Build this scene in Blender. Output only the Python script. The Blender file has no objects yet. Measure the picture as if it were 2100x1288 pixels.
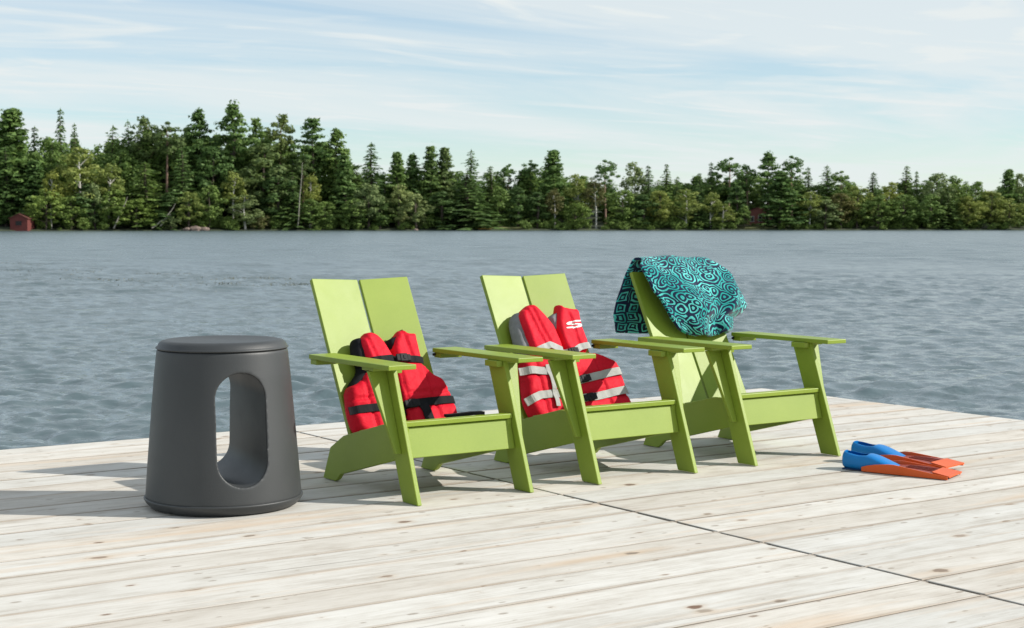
import bpy, bmesh, math, random
import numpy as np
from mathutils import Vector, Matrix, noise as mnoise
from mathutils.geometry import delaunay_2d_cdt

R = math.radians
rnd = random.Random(7)
rng = np.random.default_rng(7)
scene = bpy.context.scene
col = scene.collection

# ------------------------------------------------------------------ camera
CAMH, YAW, PITCH = 1.06, R(34.634), R(3.245)
cam_d = bpy.data.cameras.new('camera')
cam = bpy.data.objects.new('camera', cam_d)
col.objects.link(cam)
cam.location = (0, 0, CAMH)
fw = Vector((math.sin(YAW) * math.cos(PITCH), math.cos(YAW) * math.cos(PITCH), -math.sin(PITCH)))
cam.rotation_euler = fw.to_track_quat('-Z', 'Y').to_euler()
cam_d.sensor_width = 36.0
cam_d.lens = 36.0 * 3210 / 2100
cam_d.clip_start = 0.1
cam_d.clip_end = 9000
cam_d.dof.use_dof = True
cam_d.dof.focus_distance = 6.25
cam_d.dof.aperture_fstop = 9.5
scene.camera = cam

# ------------------------------------------------------------------ sun and sky
SUN = Vector((1.22, -0.96, 1.0)).normalized()
sun_d = bpy.data.lights.new('sun', 'SUN')
sun_d.energy = 3.9
sun_d.angle = R(0.5)
sun_d.color = (1.0, 0.95, 0.87)
sun = bpy.data.objects.new('sun', sun_d)
col.objects.link(sun)
sun.rotation_euler = SUN.to_track_quat('Z', 'Y').to_euler()
sun.location = (20, -10, 15)

world = bpy.data.worlds.new('World')
scene.world = world
world.use_nodes = True
wn = world.node_tree
wn.nodes.clear()


def N(nt, typ, **kw):
    n = nt.nodes.new(typ)
    for k, v in kw.items():
        if k in ('ins',):
            for a, b in v.items():
                n.inputs[a].default_value = b
        else:
            setattr(n, k, v)
    return n


def mathn(nt, op, a, b=None, c=None, clamp=False):
    n = nt.nodes.new('ShaderNodeMath')
    n.operation = op
    n.use_clamp = clamp
    for i, v in enumerate((a, b, c)):
        if v is None:
            continue
        if isinstance(v, (int, float)):
            n.inputs[i].default_value = v
        else:
            nt.links.new(v, n.inputs[i])
    return n.outputs[0]


def ramp(nt, fac, stops, interp='LINEAR'):
    n = nt.nodes.new('ShaderNodeValToRGB')
    n.color_ramp.interpolation = interp
    el = n.color_ramp.elements
    while len(el) > 1:
        el.remove(el[-1])
    el[0].position, el[0].color = stops[0][0], (*stops[0][1], 1)
    for p, c in stops[1:]:
        e = el.new(p)
        e.color = (*c, 1)
    nt.links.new(fac, n.inputs[0])
    return n.outputs[0]


def g3(v):
    return (v, v, v)


def mixc(nt, fac, a, b, blend='MIX'):
    n = nt.nodes.new('ShaderNodeMix')
    n.data_type = 'RGBA'
    n.blend_type = blend
    n.clamp_factor = True
    for i, v in ((0, fac), (6, a), (7, b)):
        if isinstance(v, (int, float)):
            n.inputs[i].default_value = v
        elif isinstance(v, tuple):
            n.inputs[i].default_value = (*v, 1)
        else:
            nt.links.new(v, n.inputs[i])
    return n.outputs[2]


sky = N(wn, 'ShaderNodeTexSky', sky_type='NISHITA', sun_disc=False)
sky.sun_elevation = math.asin(SUN.z)
sky.sun_rotation = math.atan2(SUN.x, SUN.y)
sky.air_density, sky.dust_density, sky.ozone_density = 1.0, 0.0, 1.5
tc = N(wn, 'ShaderNodeTexCoord')
sep = N(wn, 'ShaderNodeSeparateXYZ')
wn.links.new(tc.outputs['Generated'], sep.inputs[0])
zc = mathn(wn, 'MAXIMUM', sep.outputs[2], 0.0)
den = mathn(wn, 'ADD', zc, 0.05)
px_ = mathn(wn, 'DIVIDE', sep.outputs[0], den)
py_ = mathn(wn, 'DIVIDE', sep.outputs[1], den)
cmb = N(wn, 'ShaderNodeCombineXYZ')
wn.links.new(px_, cmb.inputs[0])
wn.links.new(py_, cmb.inputs[1])
mp = N(wn, 'ShaderNodeMapping')
mp.inputs['Rotation'].default_value = (0, 0, YAW)
mp.inputs['Scale'].default_value = (0.42, 1.0, 1.0)
mp.inputs['Location'].default_value = (3.1, 1.7, 0)
wn.links.new(cmb.outputs[0], mp.inputs[0])
nz = N(wn, 'ShaderNodeTexNoise', ins={'Scale': 0.55, 'Detail': 7.0, 'Roughness': 0.58, 'Distortion': 0.9})
wn.links.new(mp.outputs[0], nz.inputs['Vector'])
nz2 = N(wn, 'ShaderNodeTexNoise', ins={'Scale': 1.7, 'Detail': 7.0, 'Roughness': 0.55, 'Distortion': 2.2})
wn.links.new(mp.outputs[0], nz2.inputs['Vector'])
cl1 = ramp(wn, nz.outputs[0], [(0.38, g3(0.30)), (0.58, g3(1.0))])
cl2 = ramp(wn, nz2.outputs[0], [(0.52, g3(0.0)), (0.72, g3(1.0))])
# noise veil thickens towards the horizon; unseen cloud added overhead to lift fill light
low = mathn(wn, 'SUBTRACT', 1.0, mathn(wn, 'MULTIPLY', zc, 2.0), clamp=True)
veil = mathn(wn, 'ADD', mathn(wn, 'MULTIPLY', cl1, mathn(wn, 'ADD', 0.45, mathn(wn, 'MULTIPLY', low, 0.55))), mathn(wn, 'MULTIPLY', mathn(wn, 'SUBTRACT', 1.0, low), 0.5), clamp=True)
cloudf = mathn(wn, 'ADD', mathn(wn, 'MULTIPLY', veil, 0.85), mathn(wn, 'MULTIPLY', cl2, 0.35), clamp=True)
SKYS = 0.085
bgs = N(wn, 'ShaderNodeBackground')
bgs.inputs[1].default_value = SKYS
skyt = mixc(wn, 1.0, sky.outputs[0], (0.86, 1.0, 1.10), 'MULTIPLY')
skyc = mixc(wn, cloudf, skyt, (6.5, 6.95, 7.0))
wn.links.new(skyc, bgs.inputs[0])
wo = N(wn, 'ShaderNodeOutputWorld')
wn.links.new(bgs.outputs[0], wo.inputs[0])

scene.view_settings.view_transform = 'Standard'
scene.view_settings.look = 'None'
scene.view_settings.exposure = 0.54
scene.view_settings.gamma = 1.0
scene.view_settings.use_curve_mapping = False
scene.render.engine = 'CYCLES'
scene.cycles.max_bounces = 8
scene.cycles.use_denoising = True

# ------------------------------------------------------------------ helpers


def tag(o, label=None, cat=None, group=None, kind=None):
    if label:
        o['label'] = label
    if cat:
        o['category'] = cat
    if group:
        o['group'] = group
    if kind:
        o['kind'] = kind
    return o


def link(o, parent=None):
    col.objects.link(o)
    if parent is not None:
        o.parent = parent
    return o


def empty(name, loc=(0, 0, 0), rz=0.0):
    o = bpy.data.objects.new(name, None)
    o.location = loc
    o.rotation_euler = (0, 0, rz)
    o.empty_display_size = 0.1
    return link(o)


def np_mesh(name, V, F, mats=(), smooth=False):
    """fast mesh from arrays; F is (m,3) or (m,4)"""
    V = np.asarray(V, np.float32)
    F = np.asarray(F, np.int32)
    me = bpy.data.meshes.new(name)
    m, k = F.shape
    me.vertices.add(len(V))
    me.vertices.foreach_set('co', V.ravel())
    me.loops.add(m * k)
    me.loops.foreach_set('vertex_index', F.ravel())
    me.polygons.add(m)
    me.polygons.foreach_set('loop_start', np.arange(0, m * k, k, dtype=np.int32))
    me.polygons.foreach_set('loop_total', np.full(m, k, np.int32))
    if smooth:
        me.polygons.foreach_set('use_smooth', np.ones(m, bool))
    me.update(calc_edges=True)
    me.validate()
    for mt in mats:
        me.materials.append(mt)
    return me


def bm_obj(name, bm, mat, parent=None, smooth=False):
    me = bpy.data.meshes.new(name)
    bm.normal_update()
    bm.to_mesh(me)
    bm.free()
    if smooth:
        for p in me.polygons:
            p.use_smooth = True
    if mat:
        me.materials.append(mat)
    return link(bpy.data.objects.new(name, me), parent)


def mesh_obj(name, me, parent=None):
    return link(bpy.data.objects.new(name, me), parent)


def bevel_all(bm, off, seg=2, ang=0.5):
    bm.normal_update()
    ed = [e for e in bm.edges if len(e.link_faces) == 2 and e.calc_face_angle(0) > ang]
    if ed and off > 0:
        bmesh.ops.bevel(bm, geom=ed, offset=off, segments=seg, affect='EDGES', profile=0.5, clamp_overlap=True)


def add_box(bm, x0, x1, y0, y1, z0, z1):
    vs = [bm.verts.new(p) for p in ((x0, y0, z0), (x1, y0, z0), (x1, y1, z0), (x0, y1, z0), (x0, y0, z1), (x1, y0, z1), (x1, y1, z1), (x0, y1, z1))]
    for f in ((3, 2, 1, 0), (4, 5, 6, 7), (0, 1, 5, 4), (1, 2, 6, 5), (2, 3, 7, 6), (3, 0, 4, 7)):
        bm.faces.new([vs[i] for i in f])
    return vs


def box(name, x0, x1, y0, y1, z0, z1, mat, parent=None, bev=0.0):
    bm = bmesh.new()
    add_box(bm, x0, x1, y0, y1, z0, z1)
    bevel_all(bm, bev)
    return bm_obj(name, bm, mat, parent)


def add_prism(bm, prof, to3, t0, t1):
    """prism of a 2D profile; to3(a, b, t) -> xyz"""
    A = [bm.verts.new(to3(a, b, t0)) for a, b in prof]
    B = [bm.verts.new(to3(a, b, t1)) for a, b in prof]
    n = len(prof)
    bm.faces.new(A)
    bm.faces.new(list(reversed(B)))
    for i in range(n):
        j = (i + 1) % n
        bm.faces.new((A[j], A[i], B[i], B[j]))
    bmesh.ops.recalc_face_normals(bm, faces=bm.faces)


def prism(name, prof, to3, t0, t1, mat, parent=None, bev=0.0, seg=2):
    bm = bmesh.new()
    add_prism(bm, prof, to3, t0, t1)
    bevel_all(bm, bev, seg)
    return bm_obj(name, bm, mat, parent)


def tube_arrays(pts, rad, k=6):
    pts = np.asarray(pts, float)
    V, F = [], []
    for i, p in enumerate(pts):
        d = pts[min(i + 1, len(pts) - 1)] - pts[max(i - 1, 0)]
        d = d / (np.linalg.norm(d) + 1e-9)
        a = np.cross(d, (0.31, 0.95, 0.07)) if abs(d[2]) > 0.9 else np.cross(d, (0, 0, 1))
        a /= np.linalg.norm(a) + 1e-9
        b = np.cross(d, a)
        for j in range(k):
            t = 2 * math.pi * j / k
            V.append(p + rad[i] * (math.cos(t) * a + math.sin(t) * b))
    for i in range(len(pts) - 1):
        for j in range(k):
            F.append((i * k + j, i * k + (j + 1) % k, (i + 1) * k + (j + 1) % k, (i + 1) * k + j))
    return np.array(V), np.array(F)


def lathe(name, prof, mat, parent=None, n=96, close=True):
    bm = bmesh.new()
    rings = []
    for r, z in prof:
        if r < 1e-5:
            rings.append([bm.verts.new((0, 0, z))])
        else:
            rings.append([bm.verts.new((r * math.cos(2 * math.pi * i / n), r * math.sin(2 * math.pi * i / n), z)) for i in range(n)])
    for A, B in zip(rings, rings[1:]):
        if len(A) == 1 and len(B) > 1:
            for i in range(n):
                bm.faces.new((A[0], B[(i + 1) % n], B[i]))
        elif len(B) == 1 and len(A) > 1:
            for i in range(n):
                bm.faces.new((A[i], A[(i + 1) % n], B[0]))
        else:
            for i in range(n):
                bm.faces.new((A[i], A[(i + 1) % n], B[(i + 1) % n], B[i]))
    bmesh.ops.recalc_face_normals(bm, faces=bm.faces)
    return bm_obj(name, bm, mat, parent, smooth=True)


# ------------------------------------------------------------------ materials


def new_mat(name):
    m = bpy.data.materials.new(name)
    m.use_nodes = True
    nt = m.node_tree
    b = nt.nodes['Principled BSDF']
    return m, nt, b


def objcoord(nt, scale=(1, 1, 1), rand=0.0):
    t = nt.nodes.new('ShaderNodeTexCoord')
    mpn = nt.nodes.new('ShaderNodeMapping')
    mpn.inputs['Scale'].default_value = scale
    if rand:
        oi = nt.nodes.new('ShaderNodeObjectInfo')
        vm = nt.nodes.new('ShaderNodeVectorMath')
        vm.operation = 'MULTIPLY_ADD'
        cb = nt.nodes.new('ShaderNodeCombineXYZ')
        for i, k in enumerate((1.0, 1.7, 0.6)):
            nt.links.new(mathn(nt, 'MULTIPLY', oi.outputs['Random'], rand * k), cb.inputs[i])
        nt.links.new(t.outputs['Object'], vm.inputs[0])
        vm.inputs[1].default_value = (1, 1, 1)
        nt.links.new(cb.outputs[0], vm.inputs[2])
        nt.links.new(vm.outputs[0], mpn.inputs[0])
    else:
        nt.links.new(t.outputs['Object'], mpn.inputs[0])
    return mpn.outputs[0]


def noise(nt, vec, scale, detail=3.0, rough=0.5, dist=0.0):
    n = N(nt, 'ShaderNodeTexNoise', ins={'Scale': scale, 'Detail': detail, 'Roughness': rough, 'Distortion': dist})
    nt.links.new(vec, n.inputs['Vector'])
    return n.outputs[0]


def bump(nt, b, h, strength=0.3, dist=0.01):
    n = nt.nodes.new('ShaderNodeBump')
    n.inputs['Strength'].default_value = strength
    n.inputs['Distance'].default_value = dist
    nt.links.new(h, n.inputs['Height'])
    nt.links.new(n.outputs[0], b.inputs['Normal'])
    return n


def plastic(name, c, c2, rough=0.5, speck=900.0, bs=0.08, spec=0.3):
    m, nt, b = new_mat(name)
    v = objcoord(nt, rand=3.0)
    big = noise(nt, v, 3.0, 4.0)
    sp = noise(nt, v, speck, 2.0, 0.7)
    f = mathn(nt, 'ADD', mathn(nt, 'MULTIPLY', big, 0.5), mathn(nt, 'MULTIPLY', sp, 0.5))
    nt.links.new(ramp(nt, f, [(0.35, c), (0.65, c2)]), b.inputs['Base Color'])
    rs = noise(nt, v, 7.0, 5.0, 0.65, 0.6)
    nt.links.new(mathn(nt, 'ADD', rough - 0.07, mathn(nt, 'MULTIPLY', rs, 0.14)), b.inputs['Roughness'])
    b.inputs['Specular IOR Level'].default_value = spec
    bump(nt, b, noise(nt, v, 220.0, 3.0, 0.7), bs, 0.002)
    return m


M = {}
M['lime'] = plastic('lime_recycled_plastic', (0.182, 0.258, 0.022), (0.250, 0.330, 0.040), 0.44, 420.0, 0.22, 0.34)
M['char'] = plastic('charcoal_moulded_plastic', (0.028, 0.031, 0.033), (0.042, 0.045, 0.046), 0.50, 420.0, 0.25, 0.55)
M['blackplastic'] = plastic('black_plastic', (0.012, 0.012, 0.013), (0.02, 0.02, 0.021), 0.35)


def fabric(name, c, c2, weave=900.0, wr=26.0, ws=0.35, rough=0.75):
    m, nt, b = new_mat(name)
    v = objcoord(nt)
    f = noise(nt, v, 14.0, 5.0, 0.6)
    nt.links.new(ramp(nt, f, [(0.3, c), (0.7, c2)]), b.inputs['Base Color'])
    b.inputs['Roughness'].default_value = rough
    b.inputs['Specular IOR Level'].default_value = 0.12
    h = mathn(nt, 'ADD', mathn(nt, 'MULTIPLY', noise(nt, v, wr, 4.0, 0.55, 0.8), 1.0), mathn(nt, 'MULTIPLY', noise(nt, v, weave, 1.0), 0.05))
    bump(nt, b, h, ws, 0.02)
    return m


M['red'] = fabric('red_nylon', (0.55, 0.008, 0.022), (0.66, 0.011, 0.030), ws=0.25, rough=0.6)
M['black'] = fabric('black_webbing', (0.008, 0.008, 0.01), (0.016, 0.016, 0.018), 500.0, 20.0, 0.2)
M['greyweb'] = fabric('grey_webbing', (0.33, 0.33, 0.31), (0.42, 0.42, 0.40), 500.0, 40.0, 0.2)
M['greylin'] = fabric('grey_foam_lining', (0.16, 0.16, 0.17), (0.24, 0.24, 0.25), 500.0, 18.0, 0.4)
M['darkgrey'] = plastic('dark_grey_buckle', (0.016, 0.016, 0.018), (0.026, 0.026, 0.028), 0.6, 900.0, 0.05, 0.12)
M['white'] = fabric('white_print', (0.75, 0.74, 0.72), (0.8, 0.8, 0.78), ws=0.1)
M['labelgrey'] = fabric('grey_print', (0.30, 0.30, 0.31), (0.42, 0.42, 0.42), ws=0.1)
M['blue'] = plastic('blue_rubber', (0.003, 0.15, 0.43), (0.005, 0.18, 0.50), 0.38, 300.0, 0.15)
M['navyrub'] = plastic('dark_blue_rubber', (0.004, 0.03, 0.10), (0.006, 0.04, 0.13), 0.5)
M['orange'] = plastic('orange_plastic', (0.56, 0.082, 0.014), (0.66, 0.11, 0.02), 0.42, 300.0, 0.1)
M['darkorange'] = plastic('brown_red_plastic', (0.20, 0.026, 0.014), (0.27, 0.038, 0.02), 0.4, 300.0, 0.1)

# weathered whitewashed planks
m, nt, b = new_mat('weathered_deck_wood')
v0 = objcoord(nt, rand=37.0)


def mapv(nt, v, s):
    q = nt.nodes.new('ShaderNodeMapping')
    q.inputs['Scale'].default_value = s
    nt.links.new(v, q.inputs[0])
    return q.outputs[0]


oi = nt.nodes.new('ShaderNodeObjectInfo')
warp = noise(nt, mapv(nt, v0, (1.0, 6.0, 6.0)), 1.5, 3.0)
vm = nt.nodes.new('ShaderNodeVectorMath')
vm.operation = 'ADD'
cbw = nt.nodes.new('ShaderNodeCombineXYZ')
nt.links.new(mathn(nt, 'MULTIPLY', warp, 0.05), cbw.inputs[1])
nt.links.new(v0, vm.inputs[0])
nt.links.new(cbw.outputs[0], vm.inputs[1])
vw = vm.outputs[0]
grain = noise(nt, mapv(nt, vw, (4.5, 85.0, 40.0)), 1.0, 5.0, 0.62)
broad = noise(nt, mapv(nt, vw, (1.8, 11.0, 5.0)), 1.0, 4.0, 0.55)
fine = noise(nt, mapv(nt, vw, (9.0, 320.0, 100.0)), 1.0, 2.0, 0.6)
mott = noise(nt, mapv(nt, vw, (7.0, 16.0, 5.0)), 1.0, 5.0, 0.65)
gsum = mathn(nt, 'ADD', mathn(nt, 'ADD', mathn(nt, 'MULTIPLY', grain, 0.32), mathn(nt, 'MULTIPLY', broad, 0.26)), mathn(nt, 'ADD', mathn(nt, 'MULTIPLY', mott, 0.28), mathn(nt, 'MULTIPLY', fine, 0.14)))
wood = ramp(nt, gsum, [(0.33, (0.31, 0.275, 0.23)), (0.42, (0.475, 0.445, 0.40)), (0.51, (0.57, 0.55, 0.51)), (0.64, (0.65, 0.635, 0.605))])
tint = ramp(nt, oi.outputs['Random'], [(0.0, (0.92, 0.89, 0.85)), (0.3, (1.0, 0.99, 0.97)), (0.55, (0.94, 0.95, 0.95)), (0.8, (1.05, 1.05, 1.04)), (1.0, (0.99, 0.95, 0.90))])
wood = mixc(nt, 1.0, wood, tint, 'MULTIPLY')
# warm bare patches where the grey has worn off
warm = ramp(nt, noise(nt, mapv(nt, vw, (0.55, 6.5, 3.0)), 1.3, 3.0), [(0.58, g3(0)), (0.72, g3(1))])
wood = mixc(nt, mathn(nt, 'MULTIPLY', warm, 0.55), wood, (0.56, 0.42, 0.29))
# knots
vor = N(nt, 'ShaderNodeTexVoronoi', voronoi_dimensions='2D', ins={'Scale': 1.0, 'Randomness': 1.0})
nt.links.new(mapv(nt, vw, (3.6, 5.6, 1.0)), vor.inputs['Vector'])
sepc = N(nt, 'ShaderNodeSeparateColor')
nt.links.new(vor.outputs['Color'], sepc.inputs[0])
kr = mathn(nt, 'MULTIPLY', mathn(nt, 'POWER', mathn(nt, 'SUBTRACT', sepc.outputs[0], 0.34, clamp=True), 1.5), 0.21)
dn = mathn(nt, 'ADD', vor.outputs['Distance'], mathn(nt, 'MULTIPLY', mathn(nt, 'ADD', mathn(nt, 'SUBTRACT', grain, 0.5), mathn(nt, 'SUBTRACT', mott, 0.5)), 0.17))
kn = mathn(nt, 'MULTIPLY', mathn(nt, 'SUBTRACT', kr, dn), 28.0, clamp=True)
halo = mathn(nt, 'MULTIPLY', mathn(nt, 'SUBTRACT', mathn(nt, 'MULTIPLY', kr, 1.9), dn), 8.0, clamp=True)
halo = mathn(nt, 'MULTIPLY', halo, mathn(nt, 'GREATER_THAN', kr, 0.0))
wood = mixc(nt, mathn(nt, 'MULTIPLY', halo, 0.45), wood, (0.47, 0.36, 0.25))
knc = mixc(nt, sepc.outputs[1], (0.13, 0.06, 0.03), (0.20, 0.165, 0.13))
wood = mixc(nt, mathn(nt, 'MULTIPLY', kn, mathn(nt, 'ADD', 0.35, mathn(nt, 'MULTIPLY', sepc.outputs[2], 0.55))), wood, knc)
# grime worked into the board edges
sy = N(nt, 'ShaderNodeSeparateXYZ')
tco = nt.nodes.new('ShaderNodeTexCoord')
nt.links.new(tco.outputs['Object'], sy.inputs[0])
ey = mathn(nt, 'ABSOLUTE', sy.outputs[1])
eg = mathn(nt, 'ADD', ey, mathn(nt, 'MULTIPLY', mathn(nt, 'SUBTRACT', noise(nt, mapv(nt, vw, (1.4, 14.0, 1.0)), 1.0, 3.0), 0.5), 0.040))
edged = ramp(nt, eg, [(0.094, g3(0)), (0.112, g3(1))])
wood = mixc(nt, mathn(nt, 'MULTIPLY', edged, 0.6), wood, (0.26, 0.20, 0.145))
# scattered small dark flecks
fl = N(nt, 'ShaderNodeTexVoronoi', voronoi_dimensions='2D', ins={'Scale': 1.0, 'Randomness': 1.0})
nt.links.new(mapv(nt, vw, (7.0, 16.0, 1.0)), fl.inputs['Vector'])
sfc = N(nt, 'ShaderNodeSeparateColor')
nt.links.new(fl.outputs['Color'], sfc.inputs[0])
fr_ = mathn(nt, 'MULTIPLY', mathn(nt, 'SUBTRACT', sfc.outputs[0], 0.72, clamp=True), 0.55)
fk = mathn(nt, 'MULTIPLY', mathn(nt, 'SUBTRACT', fr_, fl.outputs['Distance']), 18.0, clamp=True)
wood = mixc(nt, mathn(nt, 'MULTIPLY', fk, 0.6), wood, (0.20, 0.15, 0.105))
# hairline checks
chk = ramp(nt, noise(nt, mapv(nt, vw, (0.8, 55.0, 10.0)), 1.0, 2.0, 0.5), [(0.26, g3(1)), (0.31, g3(0))])
wood = mixc(nt, mathn(nt, 'MULTIPLY', chk, 0.45), wood, (0.16, 0.13, 0.10))
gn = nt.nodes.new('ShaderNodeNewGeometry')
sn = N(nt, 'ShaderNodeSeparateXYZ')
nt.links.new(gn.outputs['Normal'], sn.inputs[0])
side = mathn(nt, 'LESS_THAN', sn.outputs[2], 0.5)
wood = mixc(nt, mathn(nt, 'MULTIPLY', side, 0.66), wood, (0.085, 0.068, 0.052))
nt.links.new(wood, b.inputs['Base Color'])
b.inputs['Roughness'].default_value = 0.78
b.inputs['Specular IOR Level'].default_value = 0.25
hh = mathn(nt, 'SUBTRACT', mathn(nt, 'ADD', grain, mathn(nt, 'MULTIPLY', fine, 0.4)), mathn(nt, 'MULTIPLY', chk, 0.6))
bump(nt, b, hh, 0.35, 0.004)
M['deck'] = m

m, nt, b = new_mat('dark_wet_timber')
v = objcoord(nt)
nt.links.new(ramp(nt, noise(nt, v, 8.0, 4.0), [(0.3, (0.03, 0.025, 0.02)), (0.7, (0.07, 0.058, 0.045))]), b.inputs['Base Color'])
b.inputs['Roughness'].default_value = 0.9
M['joist'] = m

# lake water
m, nt, b = new_mat('lake_water')
tcw = nt.nodes.new('ShaderNodeTexCoord')
vwat = tcw.outputs['Object']


def wmap(s, rz):
    q = nt.nodes.new('ShaderNodeMapping')
    q.inputs['Scale'].default_value = s
    q.inputs['Rotation'].default_value = (0, 0, rz)
    nt.links.new(vwat, q.inputs[0])
    return q.outputs[0]


w2 = noise(nt, wmap((2.4, 4.6, 1), R(24)), 1.0, 4.0, 0.55, 0.5)
w3 = noise(nt, wmap((9.0, 15.0, 1), R(20)), 1.0, 3.0, 0.55, 0.3)
hw = mathn(nt, 'ADD', mathn(nt, 'MULTIPLY', w2, 0.5), mathn(nt, 'MULTIPLY', w3, 0.18))
b.inputs['Base Color'].default_value = (0.086, 0.122, 0.134, 1)
# ripples too far off to be carried by the mesh become roughness
ln = nt.nodes.new('ShaderNodeVectorMath')
ln.operation = 'LENGTH'
nt.links.new(vwat, ln.inputs[0])
mr = nt.nodes.new('ShaderNodeMapRange')
for i_, v_ in enumerate((10.0, 80.0, 0.07, 0.28)):
    mr.inputs[1 + i_].default_value = v_
nt.links.new(ln.outputs['Value'], mr.inputs[0])
pat_ = noise(nt, wmap((0.45, 0.22, 1), R(35)), 1.0, 6.0, 0.7)
rgh = mathn(nt, 'ADD', mr.outputs[0], mathn(nt, 'MULTIPLY', mathn(nt, 'SUBTRACT', pat_, 0.5), mathn(nt, 'MULTIPLY', mr.outputs[0], 1.3)), clamp=True)
nt.links.new(rgh, b.inputs['Roughness'])
b.inputs['IOR'].default_value = 1.333
bump(nt, b, hw, 0.7, 0.07)
M['water'] = m


def leafmat(name, c1, c2, c3, trans=0.38):
    m, nt, b = new_mat(name)
    geo = nt.nodes.new('ShaderNodeNewGeometry')
    oi = nt.nodes.new('ShaderNodeObjectInfo')
    v = objcoord(nt, rand=11.0)
    cl = noise(nt, v, 0.35, 2.0)
    f = mathn(nt, 'ADD', mathn(nt, 'MULTIPLY', geo.outputs['Random Per Island'], 0.5), mathn(nt, 'MULTIPLY', cl, 0.5))
    c = ramp(nt, f, [(0.2, c1), (0.5, c2), (0.8, c3)])
    tin = ramp(nt, oi.outputs['Random'], [(0.0, (0.82, 0.86, 0.84)), (0.5, (1, 1, 1)), (1.0, (1.16, 1.08, 0.92))])
    c = mixc(nt, 1.0, c, tin, 'MULTIPLY')
    nt.links.new(c, b.inputs['Base Color'])
    b.inputs['Roughness'].default_value = 0.6
    b.inputs['Specular IOR Level'].default_value = 0.25
    tr = nt.nodes.new('ShaderNodeBsdfTranslucent')
    nt.links.new(c, tr.inputs[0])
    mx = nt.nodes.new('ShaderNodeMixShader')
    mx.inputs[0].default_value = trans
    nt.links.new(b.outputs[0], mx.inputs[1])
    nt.links.new(tr.outputs[0], mx.inputs[2])
    nt.links.new(mx.outputs[0], nt.nodes['Material Output'].inputs[0])
    return m


M['spruce'] = leafmat('spruce_needles', (0.068, 0.118, 0.040), (0.109, 0.187, 0.056), (0.160, 0.253, 0.074))
M['pine'] = leafmat('pine_needles', (0.084, 0.150, 0.044), (0.132, 0.227, 0.065), (0.195, 0.301, 0.089))
M['redpine'] = leafmat('red_pine_needles', (0.089, 0.135, 0.044), (0.142, 0.203, 0.065), (0.201, 0.266, 0.085))
M['birch'] = leafmat('yellow_green_leaves', (0.149, 0.198, 0.044), (0.239, 0.293, 0.071), (0.338, 0.380, 0.105), 0.35)
M['green'] = leafmat('mid_green_leaves', (0.101, 0.162, 0.042), (0.166, 0.255, 0.062), (0.243, 0.338, 0.087), 0.3)
M['pale'] = leafmat('pale_green_leaves', (0.139, 0.190, 0.069), (0.218, 0.280, 0.105), (0.308, 0.375, 0.152), 0.3)
M['rust'] = leafmat('rusty_leaves', (0.081, 0.092, 0.032), (0.142, 0.144, 0.050), (0.199, 0.190, 0.070), 0.3)


def bark(name, c1, c2):
    m, nt, b = new_mat(name)
    v = objcoord(nt, (1, 1, 0.3))
    nt.links.new(ramp(nt, noise(nt, v, 3.0, 4.0), [(0.35, c1), (0.65, c2)]), b.inputs['Base Color'])
    b.inputs['Roughness'].default_value = 0.9
    return m


M['bark'] = bark('grey_brown_bark', (0.07, 0.055, 0.042), (0.14, 0.11, 0.085))
M['redbark'] = bark('pinkish_pine_bark', (0.20, 0.125, 0.095), (0.33, 0.215, 0.165))
M['whitebark'] = bark('white_birch_bark', (0.42, 0.41, 0.37), (0.68, 0.66, 0.61))
M['deadwood'] = bark('bleached_dead_wood', (0.22, 0.21, 0.17), (0.36, 0.34, 0.28))
M['rock'] = bark('pinkish_rock', (0.13, 0.10, 0.085), (0.24, 0.18, 0.155))
m, nt, b = new_mat('shore_soil')
v = objcoord(nt)
nt.links.new(ramp(nt, noise(nt, v, 0.25, 5.0), [(0.3, (0.020, 0.028, 0.014)), (0.7, (0.055, 0.07, 0.03))]), b.inputs['Base Color'])
b.inputs['Roughness'].default_value = 0.95
M['soil'] = m
m, nt, b = new_mat('shore_lawn')
v = objcoord(nt)
nt.links.new(ramp(nt, noise(nt, v, 0.6, 5.0), [(0.3, (0.10, 0.12, 0.035)), (0.7, (0.17, 0.18, 0.06))]), b.inputs['Base Color'])
b.inputs['Roughness'].default_value = 0.95
M['lawn'] = m
M['redpaint'] = plastic('faded_red_paint', (0.125, 0.040, 0.036), (0.165, 0.055, 0.048), 0.8, 20.0, 0.08, 0.1)
M['pinkpaint'] = plastic('pinkish_brown_paint', (0.24, 0.085, 0.075), (0.31, 0.12, 0.10), 0.7, 20.0)
M['roof'] = plastic('red_brown_roof', (0.115, 0.050, 0.040), (0.16, 0.07, 0.055), 0.85, 10.0, 0.08, 0.1)
M['darkglass'] = plastic('dark_window', (0.008, 0.008, 0.009), (0.014, 0.014, 0.016), 0.15)
M['whitepaint'] = plastic('white_paint', (0.62, 0.62, 0.60), (0.72, 0.72, 0.70), 0.5)
M['yellow'] = plastic('yellow_hull', (0.62, 0.36, 0.10), (0.70, 0.42, 0.14), 0.4)
M['weed'] = leafmat('water_weed', (0.075, 0.085, 0.060), (0.105, 0.112, 0.082), (0.150, 0.150, 0.110), 0.1)

# ------------------------------------------------------------------ setting: water, land
WZ = -0.45
fwd2 = Vector((math.sin(YAW), math.cos(YAW)))
rgt2 = Vector((math.cos(YAW), -math.sin(YAW)))


def at(px, depth):
    """ground-plan point seen at photo column px, DEPTH metres ahead of the camera"""
    p = fwd2 * depth + rgt2 * ((px - 1050) / 3210 * depth)
    return p.x, p.y


def shore(px):
    return 404 + 78 * min(1.3, max(-0.3, px / 2100)) ** 0.8 if px > 0 else 404.0


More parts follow.
